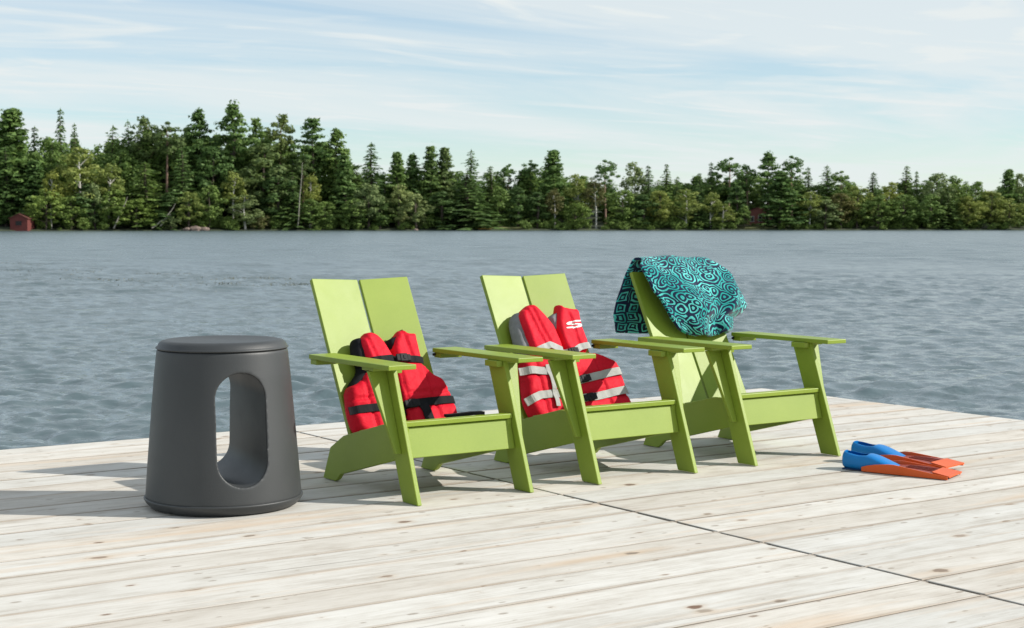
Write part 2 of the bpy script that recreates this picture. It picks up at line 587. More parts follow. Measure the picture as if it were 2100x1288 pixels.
# one sheet: rings of growing spacing round the dock, real ripples wherever the rings are fine enough to carry them
ang_d = np.linspace(YAW - R(27), YAW + R(27), 430)
ang_s = np.linspace(YAW + R(27), YAW - R(27) + 2 * math.pi, 60)[1:-1]
ANG = np.r_[ang_d, ang_s]
RAD = [3.5]
while RAD[-1] < 3600:
    RAD.append(RAD[-1] + 0.015 + 0.0023 * RAD[-1] + (0.02 * max(0, RAD[-1] - 130)))
RAD = np.array(RAD)
rr_, aa_ = np.meshgrid(RAD, ANG, indexing='ij')
wx, wy = rr_ * np.sin(aa_), rr_ * np.cos(aa_)
step_r = np.gradient(RAD)[:, None]
wrg = np.random.default_rng(5)
wz = np.zeros_like(wx)
edge = np.clip((R(27) - np.abs(aa_ - YAW)) / R(3), 0, 1)
WIND = YAW + R(-14)
for i in range(120):
    small = i < 86
    lam = 0.12 * (4.6 ** wrg.uniform()) if small else 0.6 * (8.0 ** wrg.uniform())
    th = WIND + wrg.normal() * (0.6 if small else 0.45)
    amp = (0.041 if small else 0.013) * lam / (2 * math.pi)
    fade = np.clip((lam / step_r - 2.2) / 2.0, 0, 1) * edge
    q = 2 * math.pi / lam * (wx * math.sin(th) + wy * math.cos(th)) + wrg.uniform(0, 6.28)
    sv = np.sin(q)
    wz += amp * fade * (sv + 0.22 * (2 * sv * sv - 1))
# patches of calmer and rougher water
pt = 0.5 + 0.5 * np.sin(wx * 0.21 + 1.3 * np.sin(wy * 0.13 + 0.5)) * np.sin(wy * 0.17 - wx * 0.06 + 1.0)
wz *= 0.7 + 0.5 * pt
# a rougher band where the weeds break the surface
lat = wx * math.cos(YAW) - wy * math.sin(YAW)
dep = wx * math.sin(YAW) + wy * math.cos(YAW)
mid_d = 47.5 - 0.62 * (lat + 8.0)
wz *= 1 + 0.8 * np.exp(-((dep - mid_d) / 7.0) ** 2) / (1 + np.exp((lat + 7.0) / 1.2))
na, nr_ = len(ANG), len(RAD)
V = np.stack([wx, wy, wz], -1).reshape(-1, 3)
ii, jj = np.meshgrid(np.arange(nr_ - 1), np.arange(na), indexing='ij')
j2 = (jj + 1) % na
F = np.stack([ii * na + jj, (ii + 1) * na + jj, (ii + 1) * na + j2, ii * na + j2], -1).reshape(-1, 4)[:, ::-1]
lake = mesh_obj('lake_water', np_mesh('lake_water', V, F, [M['water']], True))
lake.location.z = WZ
tag(lake, kind='structure')

# far shore: bank profile swept along the shoreline
V, F = [], []
cols = list(range(-1600, 3701, 40))
prof = [(-1.0, -0.6), (0.0, 0.10), (1.2, 0.35), (5, 0.7), (14, 1.4), (40, 4.2), (90, 9.0), (300, 11.0), (2500, 11.0)]
for c in cols:
    wob = 1.2 * mnoise.noise(Vector((c * 0.021, 3.3, 0)))
    for d, z in prof:
        x, y = at(c, shore(c) + d + wob)
        V.append((x, y, WZ + z + (0.25 * mnoise.noise(Vector((c * 0.05, d, 1.0))) if d > 0 else 0)))
k = len(prof)
for i in range(len(cols) - 1):
    for j in range(k - 1):
        F.append((i * k + j, (i + 1) * k + j, (i + 1) * k + j + 1, i * k + j + 1))
land = mesh_obj('far_shore', np_mesh('far_shore', V, F, [M['soil']], True))
tag(land, kind='structure')


def gz(d):
    return WZ + float(np.interp(d, [p[0] for p in prof], [p[1] for p in prof]))


# ------------------------------------------------------------------ dock
dock = empty('dock')
tag(dock, kind='structure')
PITCHB, Y_TOP, SEAM, XR, XL = 0.2275, 7.437, 3.641, 7.115, -3.2
plank_mesh = {}


def plank_me(L, w):
    key = (round(L, 3), round(w, 4))
    if key not in plank_mesh:
        bm = bmesh.new()
        add_box(bm, -L / 2, L / 2, -w / 2, w / 2, -0.038, 0.0)
        bevel_all(bm, 0.002, 1)
        me = bpy.data.meshes.new('plank')
        bm.to_mesh(me)
        bm.free()
        me.materials.append(M['deck'])
        plank_mesh[key] = me
    return plank_mesh[key]


rows = 39
for r_ in range(rows):
    yc = Y_TOP - PITCHB * (r_ + 0.5)
    gap = rnd.choice((0.003, 0.0045, 0.006, 0.009, 0.013))
    for (x0, x1) in ((XL, SEAM - 0.009), (SEAM + 0.009, XR)):
        xr = x1 + (rnd.uniform(-0.006, 0.006) if x1 == XR else 0)
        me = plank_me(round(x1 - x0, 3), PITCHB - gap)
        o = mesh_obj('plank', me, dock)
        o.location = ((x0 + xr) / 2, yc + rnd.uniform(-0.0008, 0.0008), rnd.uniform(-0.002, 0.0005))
        o.rotation_euler = (R(rnd.uniform(-0.35, 0.35)), 0, R(rnd.uniform(-0.01, 0.01)))
    # pale sliver of the board edge bridging the seam at each joint
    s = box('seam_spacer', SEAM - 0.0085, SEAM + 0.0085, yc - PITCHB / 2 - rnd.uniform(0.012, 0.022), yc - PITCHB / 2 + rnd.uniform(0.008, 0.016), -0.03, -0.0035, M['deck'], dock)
bm = bmesh.new()
for yy in np.arange(Y_TOP - 0.3, Y_TOP - rows * PITCHB, -0.6):
    pass
for xx in np.arange(XL + 0.1, XR - 0.05, 0.58):
    add_box(bm, xx - 0.03, xx + 0.03, Y_TOP - rows * PITCHB + 0.05, Y_TOP - 0.06, -0.2, -0.0405)
add_box(bm, XL + 0.02, XR - 0.06, Y_TOP - rows * PITCHB + 0.05, Y_TOP - 0.05, -0.36, -0.202)
jo = bm_obj('joist', bm, M['joist'], dock)
jo['kind'] = 'stuff'
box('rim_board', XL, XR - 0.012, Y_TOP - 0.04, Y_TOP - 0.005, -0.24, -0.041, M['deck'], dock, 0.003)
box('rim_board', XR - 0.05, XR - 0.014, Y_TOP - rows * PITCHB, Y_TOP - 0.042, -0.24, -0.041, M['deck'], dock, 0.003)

# ------------------------------------------------------------------ green chairs
CH = [3.305, 4.167, 5.038]
Y0 = 5.02
sl = 0.53            # lean of the back: dy per dz
aB = math.atan(sl)
exB, eyB, enB = Vector((1, 0, 0)), Vector((0, math.sin(aB), math.cos(aB))), Vector((0, -math.cos(aB), math.sin(aB)))
ORB = Vector((0, 0.57, 0.218))   # chair-local foot of the back plane
LEAN = 0.37


def yz(a, b, t):
    return (t, a, b)


def make_chair():
    root = empty('lounge_chair')
    rail = [(0.815, 0.0), (0.695, 0.0), (0.672, 0.010), (0.645, 0.034), (0.235, 0.139), (0.118, 0.166), (0.118, 0.283), (0.30, 0.277), (0.62, 0.197), (0.757, 0.140), (0.79, 0.02)]
    rail = [(0.80, 0.0), (0.695, 0.0), (0.676, 0.009), (0.648, 0.034), (0.235, 0.139), (0.128, 0.166), (0.128, 0.283), (0.30, 0.277), (0.622, 0.197), (0.735, 0.137)]
    for s in (-1, 1):
        lg = prism('leg', [(0, 0), (0.112, 0), (0.112 + 0.378 * 0.5115, 0.5115), (0.364 * 0.5115, 0.5115)], yz, s * 0.25, s * 0.27, M['lime'], root, 0.003)
        # gusset standing out from the middle of the leg under the arm
        cy = lambda z: 0.056 + LEAN * z
        def tog(a, b, t, s=s):
            return (s * (0.2705 + a), cy(b) + t, b)
        prism('gusset', [(0, 0.185), (0.026, 0.185), (0.078, 0.497), (0, 0.497)], tog, -0.010, 0.010, M['lime'], root, 0.0025)
        prism('side_rail', rail, yz, s * 0.2295, s * 0.2495, M['lime'], root, 0.003)
        # arm board with cleats
        x0, x1 = sorted((s * 0.236, s * 0.358))
        arm = box('arm', x0, x1, 0.062, 0.712, 0.512, 0.531, M['lime'], root, 0.003)
        xa, xb = sorted((s * 0.2715, s * 0.345))
        box('cleat', xa, xb, cy(0.5) - 0.04, cy(0.5) + 0.05, 0.4985, 0.5115, M['lime'], arm, 0.002)
        xa, xb = sorted((s * 0.222, s * 0.2485))
        box('cleat', xa, xb, cy(0.49) - 0.045, cy(0.49) + 0.045, 0.487, 0.5115, M['lime'], arm, 0.002)
        xa, xb = sorted((s * 0.243, s * 0.352))
        box('cleat', xa, xb, 0.655, 0.708, 0.490, 0.5115, M['lime'], arm, 0.002)
        # back plank, turned a little inwards so the two form a shallow hollow
        phi = R(5.0) * s
        ex2 = exB * math.cos(phi) + enB * math.sin(phi) * 1.0
        en2 = enB * math.cos(phi) - exB * math.sin(phi)
        piv = ORB + exB * (s * 0.234 - 0.012)
        wd = 0.229

        def tob(a, b_, t, piv=piv, ex2=ex2, en2=en2, s=s):
            return piv + ex2 * (-s * a) + eyB * b_ + en2 * t
        prism('back_plank', [(0, -0.03), (wd, -0.03), (wd, 0.697), (0, 0.697)], tob, -0.020, 0.0, M['lime'], root, 0.0025)
        xa, xb = sorted((s * 0.224, s * 0.2475))
        # pin tying the arm to the plank edge
        bo, fo = tube_arrays([(s * 0.233, 0.70, 0.503), (s * 0.250, 0.70, 0.503)], [0.006, 0.006], 10)
        mesh_obj('bolt', np_mesh('bolt', bo, fo, [M['darkgrey']], True), root)
    prism('apron', [(0.100, 0.166), (0.120, 0.166), (0.154, 0.281), (0.134, 0.281)], yz, -0.2485, 0.2485, M['lime'], root, 0.003)
    ys = [(0.122, 0.160)] + [(0.166 + 0.091 * i, 0.166 + 0.091 * i + 0.085) for i in range(5)]
    zt = lambda y: 0.2790 - (y - 0.16) * 0.195
    for i, (ya, yb) in enumerate(ys):
        za, zb = (0.2845, 0.2845) if i == 0 else (zt(ya), zt(yb))
        prism('seat_slat', [(ya, za), (yb, zb), (yb, zb + 0.02), (ya, za + 0.02)], yz, -0.2485 if i == 0 else -0.229, 0.2485 if i == 0 else 0.229, M['lime'], root, 0.003)
    box('crossbar', -0.2285, 0.2285, 0.585, 0.66, 0.165, 0.185, M['lime'], root, 0.003)
    prism('crossbar', [(0, 0.34), (0, 0.40), (0.02, 0.40), (0.02, 0.34)], lambda a, b_, t: ORB + exB * t + eyB * b_ - enB * (0.042 + a), -0.21, 0.19, M['lime'], root, 0.003)
    return root


def children_of(o):
    return [c for c in bpy.data.objects if c.parent == o]


def copy_tree(o, parent=None):
    c = o.copy()
    col.objects.link(c)
    c.parent = parent
    for ch in children_of(o):
        copy_tree(ch, c)
    return c


chair0 = make_chair()
kids = children_of(chair0)
LAB = ['lime green plank lounge chair beside the grey stool, holding a red vest with black straps',
       'lime green plank lounge chair in the middle, holding the red vest with grey straps',
       'lime green plank lounge chair with a teal towel over its back']
chairs = [chair0] + [copy_tree(chair0) for _ in range(2)]
for i, o in enumerate(chairs):
    o.location = (CH[i], Y0, 0.0015)
    tag(o, LAB[i], 'chair', 'green lounge chairs in a row on the dock')

# ------------------------------------------------------------------ stool
SX, SY = 2.457, 5.486
stool = empty('stool', (SX, SY, 0.0))
tag(stool, 'round charcoal plastic stool with a tall slot through its tapered body', 'stool')
body = lathe('body', [(0.0, 0.034), (0.2895, 0.034), (0.2925, 0.0375), (0.2835, 0.16), (0.2685, 0.34), (0.2545, 0.50), (0.2445, 0.592), (0.240, 0.5965), (0.0, 0.5965)], M['char'], stool, 128)
axis = R(9.0)                      # slot runs along the boards' seam, turned a little
bm = bmesh.new()
z0, z1, hr = 0.106 + 0.093, 0.520 - 0.093, 0.093
pf = [(hr * math.cos(t), z1 + hr * math.sin(t)) for t in np.linspace(0, math.pi, 25)] + [(hr * math.cos(t), z0 + hr * math.sin(t)) for t in np.linspace(math.pi, 2 * math.pi, 25)]
ca, sa = math.cos(axis), math.sin(axis)
add_prism(bm, pf, lambda a, b_, t: (a * ca + t * sa, -a * sa + t * ca, b_), -0.6, 0.6)
cutter = bm_obj('cutter', bm, None)
cutter.parent = stool
md = body.modifiers.new('slot', 'BOOLEAN')
md.operation = 'DIFFERENCE'
md.object = cutter
md.solver = 'EXACT'
rm = body.modifiers.new('remesh', 'REMESH')
rm.mode = 'VOXEL'
rm.voxel_size = 0.0032
rm.use_smooth_shade = True
sm = body.modifiers.new('smooth', 'SMOOTH')
sm.factor, sm.iterations = 0.5, 26
bpy.context.view_layer.update()
dg = bpy.context.evaluated_depsgraph_get()
me = bpy.data.meshes.new_from_object(body.evaluated_get(dg), depsgraph=dg)
body.modifiers.clear()
body.data = me
for p_ in me.polygons:
    p_.use_smooth = True
bpy.data.objects.remove(cutter)
lathe('base_ring', [(0.0, 0.0), (0.262, 0.0), (0.276, 0.006), (0.291, 0.022), (0.2975, 0.033), (0.2985, 0.037), (0.2965, 0.0405), (0.2925, 0.0412), (0.288, 0.039), (0.0, 0.039)], M['char'], stool, 128)
lathe('seat_lid', [(0.0, 0.594), (0.236, 0.594), (0.243, 0.597), (0.2475, 0.599), (0.2475, 0.6025), (0.2445, 0.604), (0.2415, 0.608), (0.236, 0.619), (0.225, 0.627), (0.21, 0.630), (0.195, 0.6295), (0.17, 0.626), (0.10, 0.622), (0.0, 0.621)], M['char'], stool, 128)

# ------------------------------------------------------------------ padded panels for the life vests


def resample(poly, step):
    out = []
    n = len(poly)
    for i in range(n):
        a, b_ = np.array(poly[i]), np.array(poly[(i + 1) % n])
        k = max(1, int(np.linalg.norm(b_ - a) / step))
        for j in range(k):
            out.append(tuple(a + (b_ - a) * j / k))
    return out


def chaikin(poly, it=2, keep=0.18):
    for _ in range(it):
        q = []
        n = len(poly)
        for i in range(n):
            a, b_ = np.array(poly[i]), np.array(poly[(i + 1) % n])
            q += [tuple(a * (1 - keep) + b_ * keep), tuple(a * keep + b_ * (1 - keep))]
        poly = q
    return poly


def inside(P, poly):
    P = np.asarray(P)
    x, y = P[:, 0], P[:, 1]
    res = np.zeros(len(P), bool)
    n = len(poly)
    for i in range(n):
        x1, y1 = poly[i]
        x2, y2 = poly[(i + 1) % n]
        c = ((y1 > y) != (y2 > y))
        with np.errstate(divide='ignore', invalid='ignore'):
            xi = (x2 - x1) * (y - y1) / (y2 - y1 + 1e-12) + x1
        res ^= c & (x < xi)
    return res


def dist_poly(P, poly):
    P = np.asarray(P, float)
    d = np.full(len(P), 1e9)
    n = len(poly)
    for i in range(n):
        a, b_ = np.array(poly[i]), np.array(poly[(i + 1) % n])
        ab = b_ - a
        t = np.clip(((P - a) @ ab) / (ab @ ab + 1e-12), 0, 1)
        d = np.minimum(d, np.linalg.norm(P - (a + t[:, None] * ab), axis=1))
    return d


class Pad:
    """pillow panel on the leaning plane: outline in (u,v) metres, from w0, thickness T, edge roll RR"""

    def __init__(self, poly, w0, T, RR=0.035, tilt=(0, 0), wr=0.0034, seed=0, step=0.009, corner=2, dents=(), seams=()):
        self.poly = chaikin(resample(poly, 0.06), corner) if corner else poly
        self.w0, self.T, self.RR, self.tilt, self.wr, self.seed, self.step, self.dents = w0, T, RR, tilt, wr, seed, step, dents
        self.seams = seams

    def base(self, P):
        return self.w0 + P[:, 0] * self.tilt[0] + P[:, 1] * self.tilt[1]

    def top(self, P):
        P = np.atleast_2d(np.asarray(P, float))
        d = dist_poly(P, self.poly) * np.where(inside(P, self.poly), 1, 0)
        q = np.clip(d / self.RR, 0, 1)
        h = self.T * np.sqrt(np.clip(1 - (1 - q) ** 2, 0, 1))
        for (v0, amp, wd) in self.dents:      # strap pulled tight across at height v0
            h = h * (1 - amp * np.exp(-((P[:, 1] - v0) / wd) ** 2))
        for sm_ in self.seams:                 # sewn lines pull the padding in; small puckers run across them
            for (a_, b2_) in zip(sm_, sm_[1:]):
                a_, b2_ = np.array(a_), np.array(b2_)
                ab = b2_ - a_
                tt = np.clip(((P - a_) @ ab) / (ab @ ab), 0, 1)
                ds = np.linalg.norm(P - (a_ + tt[:, None] * ab), axis=1)
                al = tt * np.linalg.norm(ab)
                h = h - self.T * 0.16 * np.exp(-(ds / 0.007) ** 2) + 0.0018 * np.sin(al * 420) * np.exp(-(ds / 0.018) ** 2)
        wr = np.array([mnoise.fractal(Vector((p[0] * 17 + self.seed, p[1] * 11, self.seed)), 1.0, 2.0, 3) for p in P])
        wr2 = np.array([mnoise.noise(Vector((p[0] * 9 + p[1] * 30, p[1] * 34 - p[0] * 12 + self.seed, 2.0))) for p in P])
        h = h + (self.wr * wr + 0.5 * self.wr * wr2) * np.clip(q * 3, 0, 1)
        return self.base(P) + h

    def build(self, name, mat, parent, frame):
        ring = resample(self.poly, self.step)
        u0, v0 = np.min(ring, 0)
        u1, v1 = np.max(ring, 0)
        gu, gv = np.meshgrid(np.arange(u0, u1, self.step), np.arange(v0, v1, self.step))
        G = np.c_[gu.ravel(), gv.ravel()] + rng.uniform(-0.12, 0.12, (gu.size, 2)) * self.step
        G = G[inside(G, ring)]
        G = G[dist_poly(G, ring) > self.step * 0.45]
        # extra rings close to the rim so that the roll is smooth
        A = np.array(ring)
        n = len(A)
        pts = [Vector(p) for p in A] + [Vector(p) for p in G]
        ed = [(i, (i + 1) % n) for i in range(n)]
        vs, es, fs, *_ = delaunay_2d_cdt(pts, ed, [], 1, 1e-6)
        P = np.array([(v[0], v[1]) for v in vs])
        W = self.top(P)
        B = self.base(P)
        rim = dist_poly(P, ring) < 1e-5
        W = np.where(rim, B + self.T * 0.25, W)
        nv = len(P)
        back = B - np.where(rim, 0.0, 0.006)
        V = [frame(P[i, 0], P[i, 1], W[i]) for i in range(nv)] + [frame(P[i, 0], P[i, 1], back[i]) for i in range(nv)]
        F = []
        for f in fs:
            f = list(f)
            a, b_, c = (P[i] for i in f[:3])
            if (b_[0] - a[0]) * (c[1] - a[1]) - (b_[1] - a[1]) * (c[0] - a[0]) < 0:
                f.reverse()
            F.append(f)
            F.append([nv + i for i in reversed(f)])
        cnt = {}
        for f in F[::2]:
            for i in range(len(f)):
                e = (f[i], f[(i + 1) % len(f)])
                cnt[e] = 1
        for (a, b_) in list(cnt):
            if (b_, a) not in cnt:
                F.append([b_, a, nv + a, nv + b_])
        me = bpy.data.meshes.new(name)
        me.from_pydata([tuple(v) for v in V], [], F)
        for p in me.polygons:
            p.use_smooth = True
        me.materials.append(mat)
        return mesh_obj(name, me, parent)


def ribbon(name, path, width, thick, surf, mat, parent, frame, off=0.002, n=40, smooth=4):
    """strap lying on the panels along PATH of (u,v); its height follows surf(), pulled taut"""
    path = np.array(path, float)
    seg = np.r_[0, np.cumsum(np.linalg.norm(np.diff(path, axis=0), axis=1))]
    t = np.linspace(0, seg[-1], n)
    P = np.c_[np.interp(t, seg, path[:, 0]), np.interp(t, seg, path[:, 1])]
    Tn = np.gradient(P, axis=0)
    Tn /= np.linalg.norm(Tn, axis=1)[:, None]
    Nn = np.c_[-Tn[:, 1], Tn[:, 0]]
    hs = []
    for k in (-0.5, 0, 0.5):
        hs.append(surf(P + Nn * width * k))
    H = np.max(hs, axis=0)
    H0 = H.copy()
    for _ in range(smooth):
        Hs = np.convolve(np.r_[H[0], H, H[-1]], (0.25, 0.5, 0.25), 'valid')
        H = np.maximum(Hs, H0 * 0.5 + Hs * 0.5)
    H = H + off
    V, F = [], []
    for i in range(n):
        for (k, dw) in ((-0.5, 0), (0.5, 0), (0.5, thick), (-0.5, thick)):
            q = P[i] + Nn[i] * width * k
            V.append(frame(q[0], q[1], H[i] + dw))
    for i in range(n - 1):
        for j in range(4):
            F.append((i * 4 + j, i * 4 + (j + 1) % 4, (i + 1) * 4 + (j + 1) % 4, (i + 1) * 4 + j))
    F += [(3, 2, 1, 0), tuple((n - 1) * 4 + j for j in range(4))]
    me = bpy.data.meshes.new(name)
    me.from_pydata([tuple(v) for v in V], [], F)
    me.materials.append(mat)
    return mesh_obj(name, me, parent)


def plate(name, poly, w, thick, mat, parent, frame, bev=0.0015, surf=None):
    bm = bmesh.new()
    A, B = [], []
    for (u, v) in poly:
        ww = w if surf is None else float(surf(np.array([[u, v]]))[0]) + w
        A.append(bm.verts.new(frame(u, v, ww)))
        B.append(bm.verts.new(frame(u, v, ww + thick)))
    bm.faces.new(list(reversed(A)))
    bm.faces.new(B)
    n = len(A)
    for i in range(n):
        j = (i + 1) % n
        bm.faces.new((A[i], A[j], B[j], B[i]))
    bmesh.ops.recalc_face_normals(bm, faces=bm.faces)
    bevel_all(bm, bev, 1)
    return bm_obj(name, bm, mat, parent)


def rect(u, v, a, b_, rot=0.0):
    c, s = math.cos(rot), math.sin(rot)
    return [(u + x * c - y * s, v + x * s + y * c) for x, y in ((-a / 2, -b_ / 2), (a / 2, -b_ / 2), (a / 2, b_ / 2), (-a / 2, b_ / 2))]


def buckle(u, v, rot, surf, parent, frame, L=0.062, Wd=0.034, mat=None):
    w = float(np.max(surf(np.array(rect(u, v, L * 0.7, Wd * 0.6, rot))))) + 0.004
    mat = mat or M['darkgrey']
    c, s = math.cos(rot), math.sin(rot)
    bk = plate('buckle', rect(u, v, L * 0.55, Wd, rot), w, 0.011, mat, parent, frame, 0.003)
    for k in (-1, 1):
        plate('prong', rect(u + k * c * L * 0.38, v + k * s * L * 0.38, L * 0.26, Wd * 0.82, rot), w + 0.001, 0.008, mat, bk, frame, 0.002)
    plate('clasp', rect(u + c * 0.002, v + s * 0.002, L * 0.16, Wd * 0.45, rot), w + 0.0105, 0.003, M['darkgrey'], bk, frame, 0.001)
    return bk


def mkframe(cx):
    o = Vector((cx, Y0, 0.0015)) + ORB

    def frame(u, v, w):
        return o + exB * u + eyB * v + enB * w
    return frame


# ---- vest with black straps
fr = mkframe(CH[0])
vest = empty('life_vest', (CH[0], Y0 + 0.5, 0.235))


def relframe(fr, root):
    rl = Vector(root.location)
    return lambda u, v, w: fr(u, v, w) - rl


f1 = relframe(fr, vest)
tag(vest, 'red life vest with black straps and buckles on the chair next to the stool', 'life vest')
back = Pad([(-0.235, -0.02), (0.19, -0.02), (0.19, 0.17), (0.12, 0.24), (0.105, 0.375), (0.055, 0.385), (0.02, 0.34), (-0.06, 0.34), (-0.10, 0.385), (-0.15, 0.375), (-0.155, 0.25), (-0.22, 0.19)], 0.008, 0.042, 0.03, seed=3)
back.build('back_panel', M['black'], vest, f1)
sidep = Pad([(-0.172, 0.30), (-0.160, 0.375), (-0.148, 0.393), (-0.108, 0.396), (-0.085, 0.37), (-0.075, 0.30), (-0.10, 0.26), (-0.155, 0.265)], 0.02, 0.055, 0.02, seed=4)
o = sidep.build('shoulder_lining', M['black'], vest, f1)
colr = Pad([(-0.008, 0.372), (0.03, 0.385), (0.062, 0.410), (0.088, 0.424), (0.088, 0.38), (0.03, 0.30), (0.0, 0.31)], 0.03, 0.055, 0.012, seed=6)
colr.build('collar', M['black'], vest, f1)
LU = Pad([(-0.138, 0.374), (-0.107, 0.405), (-0.083, 0.407), (-0.058, 0.396), (-0.026, 0.352), (-0.005, 0.294), (-0.006, 0.255), (-0.055, 0.235), (-0.125, 0.24), (-0.134, 0.30)], 0.05, 0.054, 0.022, seed=7, corner=1, step=0.007, seams=(((-0.118, 0.385), (-0.088, 0.25)),))
LU.build('shoulder_panel', M['red'], vest, f1)
RU = Pad([(0.000, 0.335), (0.026, 0.378), (0.055, 0.409), (0.075, 0.411), (0.093, 0.394), (0.134, 0.391), (0.131, 0.338), (0.128, 0.26), (0.065, 0.245), (-0.001, 0.26)], 0.05, 0.054, 0.022, seed=8, corner=1, step=0.007, seams=(((0.062, 0.40), (0.075, 0.25)),))
RU.build('shoulder_panel', M['red'], vest, f1)
RL_ = Pad([(-0.018, 0.262), (0.086, 0.262), (0.129, 0.252), (0.150, 0.206), (0.208, 0.173), (0.224, 0.106), (0.234, 0.06), (0.226, -0.045), (-0.018, -0.05)], 0.05, 0.056, 0.024, seed=9, corner=1, step=0.007, seams=(((0.002, 0.26), (0.004, -0.045)), ((0.12, 0.245), (0.135, -0.045)), ((0.01, 0.115), (0.22, 0.115))), dents=((0.067, 0.22, 0.02),))
RL_.build('front_panel', M['red'], vest, f1)
LL = Pad([(-0.236, 0.178), (-0.178, 0.200), (-0.132, 0.245), (-0.05, 0.262), (-0.024, 0.258), (-0.024, -0.05), (-0.218, -0.05), (-0.246, 0.0), (-0.252, 0.067)], 0.03, 0.060, 0.034, tilt=(0.09, 0), seed=10, corner=1, step=0.007, seams=(((-0.16, 0.21), (-0.155, -0.045)), ((-0.24, 0.115), (-0.03, 0.12))), dents=((0.07, 0.22, 0.02),))
LL.build('front_panel', M['red'], vest, f1)
zipp = Pad([(-0.0255, -0.02), (-0.0165, -0.02), (-0.0165, 0.258), (-0.0255, 0.258)], 0.045, 0.05, 0.004, corner=0, wr=0.0, step=0.006)
zipp.build('zipper', M['black'], vest, f1)
allp = [LU, RU, RL_, LL]


def surf1(P):
    return np.max([p.top(P) for p in allp], axis=0)


su = ribbon('chest_strap', [(-0.132, 0.266), (-0.085, 0.268), (-0.011, 0.272), (0.062, 0.263), (0.124, 0.255)], 0.030, 0.003, surf1, M['black'], vest, f1)
buckle(0.024, 0.268, R(-3), surf1, su, f1, 0.066, 0.036)
sw = ribbon('waist_strap', [(-0.258, 0.070), (-0.15, 0.071), (-0.032, 0.063), (0.10, 0.069), (0.229, 0.071)], 0.034, 0.003, surf1, M['black'], vest, f1, n=60)
buckle(0.012, 0.064, R(2), surf1, sw, f1, 0.070, 0.038)
ribbon('strap_tail', [(0.060, 0.056), (0.068, 0.03), (0.074, -0.022)], 0.042, 0.003, surf1, M['black'], vest, f1, off=0.004, n=16)
# indistinct woven marks on the strap
for (uu, ww_) in ((0.107, 0.006), (0.116, 0.006), (0.126, 0.005), (0.137, 0.010), (0.150, 0.012), (0.162, 0.008)):
    plate('strap_print', rect(uu, 0.0715, ww_, 0.012, R(2)), 0.0062, 0.0006, M['labelgrey'], sw, f1, 0.0, surf1)
# loose end lying across the seat front
bm = bmesh.new()
tail = [(0.10, 0.335, 0.292), (0.03, 0.27, 0.3075), (-0.005, 0.19, 0.3085), (-0.01, 0.128, 0.310)]
pts = [(0.02, 0.262, 0.292), (0.055, 0.230, 0.297), (0.10, 0.196, 0.3045), (0.140, 0.172, 0.306)]
vs = []
for (x, y, z) in pts:
    base = Vector((CH[0], Y0, 0)) - Vector(vest.location)
    for (dy, dz) in ((-0.024, 0), (0.024, 0), (0.024, 0.010), (-0.024, 0.013)):
        vs.append(bm.verts.new(base + Vector((x + dy * 0.3, y + dy, z + dz))))
for i in range(len(pts) - 1):
    for j in range(4):
        bm.faces.new((vs[i * 4 + j], vs[i * 4 + (j + 1) % 4], vs[i * 4 + 4 + (j + 1) % 4], vs[i * 4 + 4 + j]))
bm.faces.new((vs[3], vs[2], vs[1], vs[0]))
bm.faces.new(vs[-4:])
bmesh.ops.recalc_face_normals(bm, faces=bm.faces)
bm_obj('loose_strap', bm, M['black'], vest)

# ---- vest with grey straps and the S emblem
fr2 = mkframe(CH[1])
vest2 = empty('life_vest', (CH[1], Y0 + 0.5, 0.235))
f2 = relframe(fr2, vest2)
tag(vest2, 'red life vest with grey straps and a white S emblem on the middle chair', 'life vest')
back2 = Pad([(-0.225, -0.02), (0.24, -0.02), (0.25, 0.19), (0.15, 0.24), (0.14, 0.44), (0.06, 0.46), (0.03, 0.42), (-0.06, 0.40), (-0.12, 0.46), (-0.175, 0.455), (-0.175, 0.27), (-0.215, 0.2)], 0.008, 0.042, 0.03, seed=23)
back2.build('back_panel', M['red'], vest2, f2)
sd2 = Pad([(-0.205, 0.317), (-0.200, 0.42), (-0.190, 0.453), (-0.160, 0.484), (-0.125, 0.480), (-0.10, 0.42), (-0.10, 0.29), (-0.15, 0.26), (-0.195, 0.27)], 0.02, 0.055, 0.022, seed=24)
sd2.build('shoulder_lining', M['greylin'], vest2, f2)
col2 = Pad([(0.0, 0.447), (0.035, 0.465), (0.075, 0.484), (0.075, 0.44), (0.045, 0.38), (0.005, 0.37)], 0.03, 0.05, 0.012, seed=26)
col2.build('collar', M['greylin'], vest2, f2)
LU2 = Pad([(-0.174, 0.450), (-0.150, 0.478), (-0.104, 0.507), (-0.072, 0.505), (-0.026, 0.438), (0.001, 0.387), (0.014, 0.289), (0.0, 0.25), (-0.065, 0.25), (-0.155, 0.25), (-0.166, 0.33)], 0.05, 0.056, 0.022, seed=27, corner=1, step=0.007, seams=(((-0.135, 0.485), (-0.085, 0.27)), ((-0.105, 0.50), (-0.055, 0.27))))
LU2.build('shoulder_panel', M['red'], vest2, f2)
RU2 = Pad([(0.014, 0.400), (0.040, 0.462), (0.060, 0.503), (0.070, 0.500), (0.086, 0.484), (0.167, 0.474), (0.158, 0.39), (0.164, 0.30), (0.14, 0.25), (0.03, 0.25), (0.018, 0.283), (0.013, 0.357)], 0.05, 0.054, 0.022, seed=28, corner=1, step=0.007, seams=(((0.092, 0.44), (0.098, 0.27)),))
ru = RU2.build('shoulder_panel', M['red'], vest2, f2)
